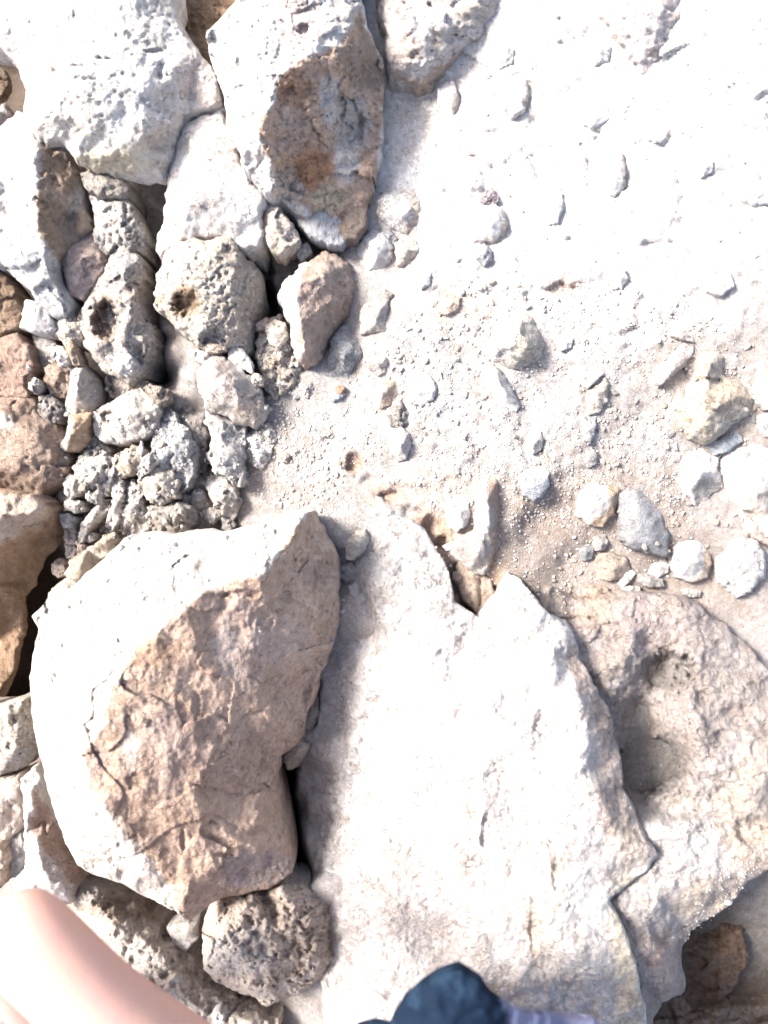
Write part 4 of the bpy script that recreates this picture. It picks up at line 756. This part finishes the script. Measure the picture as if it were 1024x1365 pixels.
rock('grey sunken stone in the middle of a narrow row of three', [(774,556),(786,552),(796,556),(794,576),(788,592),(778,584)], 'plain', 'stone', ez=-10, h=8, col=(0.40,0.39,0.40), depth=30, chip=0.1)
rock('grey pointed stone at the bottom of a narrow row of three', [(778,614),(782,600),(788,594),(797,606),(796,618),(784,624)], 'plain', 'stone', ez=-8, h=10, col=(0.42,0.40,0.39), depth=30, chip=0.1)
rock('thin white plate above the narrow row of three stones', [(778,512),(790,500),(800,490),(806,498),(796,508),(784,518)], 'plain', 'stone', ez=8, h=6, col=WHT, depth=20)
rock('brown humped stone below the left corner of the grey slab', [(790,756),(794,742),(806,736),(824,738),(838,744),(842,758),(834,770),(812,776),(796,770)], 'plain', 'stone', ez=-56, h=22, col=(0.40,0.34,0.29), depth=30, chip=0.2)
rock('small dark grey stone left of the brown humped one', [(771,736),(778,726),(788,724),(794,734),(788,746),(776,748)], 'plain', 'stone', ez=-54, h=14, col=(0.34,0.35,0.36), depth=25, chip=0.2)
rock('small pale grey stone above the brown humped one', [(790,728),(796,714),(808,712),(812,724),(806,734),(794,734)], 'porous', 'stone', ez=-50, h=14, col=LGR, depth=25, chip=0.3)
rock('white wedge of stone below the point of the grey slab', [(862,768),(870,752),(882,746),(894,752),(890,764),(874,772)], 'plain', 'stone', ez=-58, h=12, col=WHT, depth=20, chip=0.15)
rock('dark flat stone under the white wedge', [(848,766),(862,764),(884,772),(886,782),(866,784),(850,776)], 'plain', 'stone', ez=-64, h=8, col=(0.36,0.34,0.33), depth=20)
rock('white stick of stone, upper of the three splinters', [(824,778),(832,764),(842,758),(848,764),(842,774),(830,784)], 'plain', 'stone', ez=-58, h=8, col=WHT, depth=15, chip=0.1)
rock('grey splinter lying between two white ones', [(826,786),(838,780),(854,782),(854,788),(840,793),(828,792)], 'plain', 'stone', ez=-60, h=8, col=LGR, depth=15, chip=0.1)
rock('pale splinter touching the rim of the pitted shelf', [(812,794),(820,790),(830,798),(838,806),(832,810),(820,804)], 'plain', 'stone', ez=-52, h=8, col=LGR, depth=15, chip=0.1)
rock('flat grey stone sunk in the dust below the white rocks', [(906,786),(922,784),(936,788),(934,796),(916,797)], 'plain', 'stone', ez=-62, h=6, col=GRY, depth=15)
rock('brown flat rock lying on the rim of the pitted shelf', [(778,784),(796,780),(812,784),(808,798),(792,802),(778,796)], 'plain', 'stone', ez=-22, h=10, col=(0.42,0.34,0.28), depth=20)

# --- upper right, mostly blown out by light --------------------------------------
rock('large pinkish white rock at the top with a shaded brown lower edge, beside the dusty gully',
     [(500,-80),(662,-80),(663,18),(648,46),(630,66),(612,84),(590,104),(574,118),(556,118),(538,110),(522,100),(514,80),(511,50),(506,20)],
     'plain', 'boulder', ez=[10,10,6,0,-4,-6,-8,-8,-4,4,12,20,24,20], pts=[(540,20,56),(580,30,56),(630,10,40),(550,70,50),(600,60,36),(565,95,26)], R=9, chip=0.13, pit=(12,3,0.3), col=(0.62,0.57,0.54), depth=90,
     tints=[([(520,96),(560,105),(600,80),(640,50),(660,30),(665,60),(600,110),(560,126)],(0.50,0.38,0.28),0.8,6),((630,15,24,14),TAN,0.6,8),((545,60,20,24),PNK,0.6,10),((585,55,8,12),YEL,0.6,5)], hollows=[(512,50,8,10,10)])  # brown lower right edge tint carries painted shade
rock('broad white rock with a pink shaded edge in the top right',
     [(790,-80),(910,-80),(917,12),(910,46),(892,80),(872,108),(860,108),(846,86),(820,50),(800,20)], 'plain', 'boulder', ez=[20,20,14,10,8,8,16,24,24,24], pts=[(850,10,50),(880,20,46),(870,60,38)], R=8, chip=0.12, col=(0.60,0.54,0.52), depth=60)
WS = [ # label, polygon, colour
 ('long white stone with a dark right edge below the top rock', [(584,118),(594,106),(606,108),(612,130),(608,158),(598,178),(590,170),(584,145)], 22),
 ('buried white stone with a shaded tan crescent edge, right of the long one', [(676,112),(690,100),(702,106),(706,128),(700,148),(684,154),(674,140)], 18),
 ('white stone with a shaded yellow-brown right edge, in the bright upper right', [(796,210),(812,194),(828,196),(836,220),(834,248),(822,262),(804,256),(794,236)], 24),
 ('narrow white stone with a thin dark rim, left of the yellow-edged one', [(728,268),(738,252),(749,254),(752,276),(744,298),(732,300)], 14),
 ('small white stone with a dark crescent, right of the brown dent', [(812,370),(822,356),(834,358),(838,372),(830,384),(816,386)], 14),
 ('tiny white stone in the rough ground right of the clustered three', [(558,364),(568,356),(576,364),(574,380),(562,384)], 12),
 ('crumbly tan stone beside the dent in the rough ground', [(584,404),(600,392),(614,396),(612,412),(596,420),(584,416)], 10),
 ('low white stone with a ragged shadow at the right edge', [(984,252),(1000,240),(1040,242),(1040,272),(1004,274),(988,266)], 16),
 ('small white hump with grey crumbs near the top middle', [(655,70),(672,56),(686,66),(684,84),(666,92)], 12),
 ('low white hump left of the broad white top right rock', [(784,60),(800,50),(816,62),(812,82),(794,86)], 14),
 ('pink-edged white stone in the middle of the bright upper right', [(776,150),(794,134),(810,142),(812,160),(794,170),(778,166)], 12),
 ('small pink-shaded stone at the far right of the bright ground', [(930,222),(940,208),(952,214),(950,230),(936,236)], 10),
 ('low white stone under the rough ground near the right edge', [(940,372),(956,358),(976,362),(980,382),(962,394),(944,388)], 14),
 ('small white stone right of the rough yellowish boulder', [(742,452),(754,444),(764,452),(762,464),(748,468)], 9),
 ('white stone on the right edge of the bright ground', [(996,322),(1010,312),(1040,316),(1040,340),(1008,342)], 12),
]
for i, (lb, pl, hh) in enumerate(WS):
    tn = [((max(p[0] for p in pl), sum(p[1] for p in pl) / len(pl), 8, 30), TAN, 0.6, 5)] if i in (0, 1, 2, 6) else None  # tan right edges paint in the shaded sides of these stones
    mz = ground_z(np.array([sum(p[0] for p in pl) / len(pl)]), np.array([sum(p[1] for p in pl) / len(pl)]), False)[0]
    rock(lb, pl, 'plain', 'stone', ez=float(mz) - 3, h=hh * 0.75, col=WHT if i != 6 else TAN, depth=30, chip=0.15, tints=tn)

# ------------------------------------------------------------------ small stones (shared meshes) and gravel
def pebble_mesh(name, seed, mat, col):
    import bmesh
    r = np.random.RandomState(seed)
    bm = bmesh.new(); bmesh.ops.create_icosphere(bm, subdivisions=3, radius=1.0)
    co = np.array([v.co[:] for v in bm.verts])
    nrm = r.normal(size=(15, 3)); nrm /= np.linalg.norm(nrm, axis=1)[:, None]
    dd = 0.48 + 0.36 * r.rand(15)
    dots = co @ nrm.T
    with np.errstate(divide='ignore'):
        t = np.where(dots > 0.05, dd / np.maximum(dots, 0.05), 9).min(1)
    t = np.minimum(t, 1.05)
    co = co * t[:, None]
    co += 0.06 * np.stack([vn(co[:, 0] * 3 + k * 7, co[:, 1] * 3 + co[:, 2] * 2.1, seed + k) for k in range(3)], 1)
    co *= np.array([1.0, 0.62 + 0.25 * r.rand(), 0.5 + 0.2 * r.rand()])
    for v, c in zip(bm.verts, co): v.co = c
    me = bpy.data.meshes.new(name); bm.to_mesh(me); bm.free()
    ca = me.color_attributes.new('Col', 'FLOAT_COLOR', 'POINT')
    ca.data.foreach_set('color', np.tile(np.array([*col, 1], np.float32), len(me.vertices)))
    me.materials.append(mat)
    me.polygons.foreach_set('use_smooth', np.zeros(len(me.polygons), bool))
    return me

PM = rock_mat('pebble_stone', 'plain', 0.5)
pcols = [WHT, LGR, CRM, GRY, (0.56, 0.53, 0.50), (0.56, 0.48, 0.40), WHT, (0.48, 0.48, 0.50)]
PME = [pebble_mesh('pebble', 50 + i, PM, c) for i, c in enumerate(pcols)]
R_ = random.Random(11)
# patches: centre, radii, count, size range, label, group
PATCH = [
 ((740, 690), (90, 80), 34, (2.0, 5), 'one of the tiny white pebbles on the dust below the blue-grey faceted stone', 'pebbles on the brown dust'),
 ((770, 775), (24, 30), 14, (3, 6), 'one of the tiny pale pebbles bunched left of the brown humped stone', 'pebbles by the humped stone'),
 ((600, 500), (80, 90), 34, (3, 6.5), 'one of the small pale pebbles in the rough bright ground in the middle', 'pebbles in the bright ground'),
 ((850, 570), (60, 70), 24, (3, 7), 'one of the small pale pebbles left of the knobbly cream rock', 'pebbles near the knobbly rock'),
 ((400, 640), (60, 50), 22, (2.5, 6), 'one of the small crumbs on the grey dust above the big split rock', 'crumbs on the grey dust'),
 ((910, 700), (60, 60), 30, (2.5, 7), 'one of the small stones in the dust by the grey slab', 'stones round the grey slab'),
 ((985, 1215), (45, 60), 26, (3, 8), 'one of the dusty stones on the low ground under the pitted shelf', 'stones under the shelf'),
 ((350, 500), (50, 45), 16, (3, 6), 'one of the chips in the rubble between the slab and the smooth brown stone', 'chips in the rubble'),
 ((640, 400), (90, 60), 26, (3, 6), 'one of the small white crumbs right of the clustered three stones', 'crumbs right of the three stones'),
 ((450, 830), (20, 60), 12, (2.5, 5), 'one of the tiny pebbles in the shade right of the big split rock', 'pebbles beside the split rock'),
 ((1000, 640), (40, 190), 14, (4, 8), 'one of the small stones near the right edge among the white boulders', 'stones near the right edge'),
 ((90, 480), (60, 60), 12, (4, 8), 'one of the small stones in gaps below the grey boulder on the left', 'gap stones on the left'),
 ((200, 650), (110, 80), 30, (5, 10), 'one of the small stones filling the gaps of the rubble pile', 'gap stones in the rubble pile'),
]
dg = None
def ray_down(pts):
    """top surface height (world) under each (x, y)"""
    dgp = bpy.context.evaluated_depsgraph_get(); res = []
    for x, y in pts:
        ok, loc, n, _, ob, _ = sc.ray_cast(dgp, Vector((x, y, 0.6)), Vector((0, 0, -1)))
        res.append((loc.z, n.z, ob.name if ob else '') if ok else (0, 1, ''))
    return res

bpy.context.view_layer.update()
for (c, rad, n, sz, lb, gp) in PATCH:
    spots = []
    for i in range(n):
        a = R_.uniform(0, 6.283); q = math.sqrt(R_.random())
        u = c[0] + rad[0] * q * math.cos(a); v = c[1] + rad[1] * q * math.sin(a)
        spots.append(((u - CU) * K, -(v - CV) * K))
    hits = ray_down(spots)
    for (x, y), (zh, nz, on) in zip(spots, hits):
        if nz < 0.45 or zh < -0.20: continue
        big = not on.startswith('ground')
        if big and (c[0] > 380) and R_.random() < 0.8: continue
        s = R_.uniform(*sz) * K
        pi_ = R_.randrange(len(PME))
        cw = ['chalk white', 'light grey', 'cream', 'mid grey', 'dusty grey', 'tan', 'bright white', 'bluish grey'][pi_]
        for w_ in ('tiny white', 'tiny pale', 'small pale', 'small white', 'small', 'tiny', 'dusty'):
            if 'the ' + w_ + ' ' in lb: lb2 = lb.replace('the ' + w_ + ' ', 'the %s ' % cw, 1); break
        else: lb2 = lb.replace('one of the ', 'one of the %s ' % cw)
        lb2 = ' '.join(w__ for w__ in lb2.split(' '))
        if len(lb2.split()) > 15: lb2 = lb2.replace('one of the ', 'a ', 1).replace(' pebbles', ' pebble', 1).replace(' stones', ' stone', 1)
        o = link('pebble', PME[pi_], label=lb2, category='pebble', group=gp)
        o.location = (x, y, zh + s * 0.22)
        o.rotation_euler = (R_.uniform(-.3, .3), R_.uniform(-.3, .3), R_.uniform(0, 6.28))
        o.scale = (s, s, s)

def build_gravel():
    r = np.random.RandomState(3)
    zones = [((735, 540), (280, 165), 4600, 0.8, 3.6), ((760, 700), (190, 120), 2200, 0.6, 3.0), ((470, 860), (70, 220), 2200, 0.5, 1.4), ((400, 600), (90, 90), 900, 0.6, 1.8), ((780, 200), (300, 220), 900, 0.8, 3.0), ((190, 640), (120, 100), 700, 1.0, 4.5), ((370, 480), (50, 70), 350, 1.0, 4.5), ((120, 470), (80, 60), 250, 1.0, 4.5), ((390, 610), (80, 70), 900, 0.6, 4.0), ((980, 1230), (60, 90), 800, 0.7, 2.2), ((520, 190), (25, 110), 260, 0.6, 1.4), ((560, 1000), (110, 250), 1200, 0.5, 1.2), ((900, 1060), (90, 120), 500, 0.5, 1.4)]
    base = np.array([(1,0,0),(-1,0,0),(0,1,0),(0,-1,0),(0,0,1),(0,0,-1)], float)
    tr = np.array([(0,2,4),(2,1,4),(1,3,4),(3,0,4),(2,0,5),(1,2,5),(3,1,5),(0,3,5)])
    xs, ys, ss = [], [], []
    for (c, rad, n, a, b) in zones:
        q = np.sqrt(r.rand(n)); t = r.rand(n) * 6.283
        u = c[0] + rad[0] * q * np.cos(t); v = c[1] + rad[1] * q * np.sin(t)
        keep = fbm(u, v, 45, 91, 3) > -0.25 + 0.0 * u
        u, v = u[keep], v[keep]
        xs.append((u - CU) * K); ys.append(-(v - CV) * K); ss.append((a + (b - a) * r.rand(len(u)) ** 3.0) * K)
    xs, ys, ss = map(np.concatenate, (xs, ys, ss))
    hits = ray_down(list(zip(xs, ys)))
    co, tt, cc = [], [], []; k = 0
    pal = np.array([WHT, LGR, (0.62,0.58,0.55), GRY, CRM, (0.44,0.38,0.34)])
    for x, y, s, (zh, nz, on) in zip(xs, ys, ss, hits):
        if nz < 0.5 or zh < -0.25: continue
        if not (on.startswith('ground') or on.startswith('rock_ledge') or (x < -0.14 and zh < 0.0)): continue
        b = base * (0.6 + 0.7 * r.rand(6))[:, None] * np.array([1, 0.8, 0.65])
        a = r.rand() * 6.283; ca, sa = math.cos(a), math.sin(a)
        b = np.stack([b[:, 0] * ca - b[:, 1] * sa, b[:, 0] * sa + b[:, 1] * ca, b[:, 2]], 1) * s + np.array([x, y, zh + s * 0.2])
        co.append(b); tt.append(tr + k); k += 6
        cc.append(np.tile(pal[r.randint(len(pal))], (6, 1)))
    me = mesh_from('gravel', np.concatenate(co), np.zeros((0, 4), int), np.concatenate(tt), np.concatenate(cc), smooth=False)
    link('gravel', me, PM, kind='stuff', label='fine pale gravel and grit strewn over the dust', category='gravel')
bpy.context.view_layer.update()
build_gravel()

# ------------------------------------------------------------------ the person whose knees reach into the bottom of the picture
def skin_obj(name, verts, edges, mat, parent=None, root=0, levels=2, **props):
    me = bpy.data.meshes.new(name)
    me.from_pydata([v[:3] for v in verts], edges, []); me.update()
    o = link(name, me, mat, parent, **props)
    sk = o.modifiers.new('skin', 'SKIN'); sk.use_smooth_shade = True; sk.branch_smoothing = 0.4
    sv = me.skin_vertices[0].data if me.skin_vertices else None
    for i, v in enumerate(verts):
        r = v[3]; sv[i].radius = (r, v[4] if len(v) > 4 else r); sv[i].use_root = (i == root)
    sb = o.modifiers.new('smooth', 'SUBSURF'); sb.levels = levels; sb.render_levels = levels
    return o

def simple_mat(name, build):
    m = bpy.data.materials.new(name); m.use_nodes = True; nt = m.node_tree
    b = nt.nodes['Principled BSDF']; build(nt, b); return m
def _skin(nt, b):
    tc = nd(nt, 'ShaderNodeTexCoord').outputs['Object']
    n = noise_node(nt, tc, 14, 4, 0.5); n2 = noise_node(nt, tc, 45, 6, 0.65)
    c = mixc(nt, n.outputs[0], (0.54, 0.325, 0.235), (0.56, 0.315, 0.285))
    c = mixc(nt, ramp(nt, n2.outputs[0], [(0.45, 0.0), (0.7, 0.4)]).outputs[0], c, (0.50, 0.27, 0.24))
    nt.links.new(c, b.inputs['Base Color'])
    pr = nd(nt, 'ShaderNodeTexVoronoi'); pr.inputs['Scale'].default_value = 700; nt.links.new(tc, pr.inputs['Vector'])
    bq = nd(nt, 'ShaderNodeBump'); bq.inputs['Distance'].default_value = 0.0006; nt.links.new(pr.outputs['Distance'], bq.inputs['Height']); nt.links.new(bq.outputs[0], b.inputs['Normal'])
    b.inputs['Roughness'].default_value = 0.55; b.inputs['Subsurface Weight'].default_value = 0.15
    b.inputs['Subsurface Radius'].default_value = (0.02, 0.008, 0.005); b.inputs['Subsurface Scale'].default_value = 0.5
SKIN = simple_mat('skin', _skin)
def _cloth(nt, b):
    tc = nd(nt, 'ShaderNodeTexCoord').outputs['Object']
    at = nd(nt, 'ShaderNodeAttribute', attribute_name='Col').outputs['Color']
    v = nd(nt, 'ShaderNodeTexVoronoi'); v.inputs['Scale'].default_value = 34
    nt.links.new(mixc(nt, 0.05, tc, noise_node(nt, tc, 30, 3).outputs['Color']), v.inputs['Vector'])
    c = mixc(nt, ramp(nt, v.outputs['Distance'], [(0.25, 0.8), (0.5, 0.0)]).outputs[0], at, mixc(nt, 1.0, at, (2.2, 2.2, 2.0), 'MULTIPLY'))
    nt.links.new(c, b.inputs['Base Color']); b.inputs['Roughness'].default_value = 0.95; b.inputs['Specular IOR Level'].default_value = 0.05
    w = noise_node(nt, tc, 900, 2); bp = nd(nt, 'ShaderNodeBump'); bp.inputs['Distance'].default_value = 0.0008
    nt.links.new(w.outputs[0], bp.inputs['Height']); nt.links.new(bp.outputs[0], b.inputs['Normal'])
CLOTH = simple_mat('blue_patterned_cloth', _cloth)

PV = [ # x, y, z, radius
 (0.05,-1.00,0.30,0.12),(0.05,-1.06,0.48,0.12),(0.05,-1.10,0.66,0.13),(0.05,-1.09,0.80,0.10),(0.05,-1.06,0.90,0.05),(0.05,-1.02,0.99,0.085),(0.05,-1.00,1.08,0.075),   # 0-6 trunk, neck, head
 (-0.05,-0.93,0.32,0.10),(-0.17,-0.68,0.43,0.066),(-0.305,-0.530,0.475,0.051),(-0.392,-0.430,0.488,0.051),(-0.446,-0.518,0.385,0.038),(-0.466,-0.64,0.27,0.050),(-0.48,-0.80,0.05,0.034),(-0.50,-0.84,-0.01,0.034),(-0.60,-0.82,-0.03,0.03), # 7-15 bare leg
 (0.14,-0.93,0.32,0.10),(0.12,-0.73,0.40,0.078),(0.08,-0.56,0.44,0.060),(0.10,-0.70,0.22,0.05),(0.12,-0.86,0.03,0.034),(0.18,-0.90,-0.02,0.03), # 16-21 covered leg
 (-0.13,-1.11,0.82,0.055),(-0.22,-1.16,0.58,0.042),(-0.24,-1.10,0.34,0.028),(-0.24,-1.07,0.26,0.028),
 (0.23,-1.11,0.82,0.055),(0.32,-1.16,0.58,0.042),(0.34,-1.10,0.34,0.028),(0.34,-1.07,0.26,0.028)]
PE = [(0,1),(1,2),(2,3),(3,4),(4,5),(5,6),(0,7),(7,8),(8,9),(9,10),(10,11),(11,12),(12,13),(13,14),(14,15),(0,16),(16,17),(17,18),(18,19),(19,20),(20,21),(3,22),(22,23),(23,24),(24,25),(3,26),(26,27),(27,28),(28,29)]
for base, sx in ((25, 1), (29, -1)):
    bx, by, bz, _ = PV[base]
    for k, (dx, L) in enumerate(((-0.026, .065), (-0.009, .078), (0.009, .074), (0.026, .060))):
        n0 = len(PV); PV += [(bx + dx, by + 0.01, bz - 0.04, 0.010), (bx + dx, by + 0.025, bz - 0.04 - L * 0.55, 0.009), (bx + dx, by + 0.045, bz - 0.04 - L, 0.007)]
        PE += [(base, n0), (n0, n0 + 1), (n0 + 1, n0 + 2)]
    n0 = len(PV); PV += [(bx + sx * 0.035, by + 0.01, bz + 0.01, 0.011), (bx + sx * 0.055, by + 0.03, bz - 0.025, 0.009)]
    PE += [(base, n0), (n0, n0 + 1)]
person = skin_obj('person', PV, PE, SKIN, label='seated person in dark blue patterned shorts with one bare knee raised at the bottom left', category='person')
TV = [(0.05,-1.00,0.36,0.14),(0.05,-1.06,0.48,0.145),(0.05,-1.10,0.66,0.15),(0.05,-1.09,0.80,0.12),(0.05,-1.07,0.87,0.07),(-0.14,-1.11,0.81,0.07),(-0.20,-1.15,0.66,0.06),(0.24,-1.11,0.81,0.07),(0.30,-1.15,0.66,0.06)]
shirt_mat = simple_mat('grey_cloth', lambda nt, b: (b.inputs['Base Color'].__setattr__('default_value', (0.3, 0.3, 0.32, 1)), b.inputs['Roughness'].__setattr__('default_value', 0.9)))
skin_obj('shirt', TV, [(0,1),(1,2),(2,3),(3,4),(3,5),(5,6),(3,7),(7,8)], shirt_mat, person)
def _drape(u, v):
    du = u - (612 - 0.03 * (v - 1284))
    z = 420 - (np.abs(du) / 80) ** 2 * np.where(du > 0, 44, 40) - 30 * np.clip(1 - (v - 1284) / 60, 0, 1) ** 2
    z = np.maximum(z, 300 - 0.1 * np.abs(du)) - 0.12 * (v - 1284)
    return z + fbm(u, v * 0.6, 55, 5, 2, 0.4, True) * 7 + fbm(u, v, 24, 8, 2) * 3
SP = [(612,1284),(628,1294),(642,1304),(652,1320),(664,1331),(690,1347),(735,1352),(790,1357),(850,1400),(890,1560),(880,1900),(470,1900),(430,1500),(450,1388),(478,1366),(500,1361),(521,1366),(527,1352),(540,1330),(562,1308),(588,1292)]
co, q, t, cc = body([(a, b) for a, b in SP], ez=[400,385,370,360,355,345,320,300,280,260,250,250,280,330,350,362,360,366,372,380,392],
zfun=_drape, R=10, s=4, chip=0.0, jag=2, rough=0.08, warp=0.2, col=(0.007, 0.014, 0.028), depth=4, seed=4242,
    tints=[([(668,1328),(690,1345),(800,1350),(900,1420),(900,1700),(760,1600),(690,1400)], (0.20, 0.20, 0.29), 0.9, 10)])
link('shorts', mesh_from('shorts', co, q, t, cc), CLOTH, person)
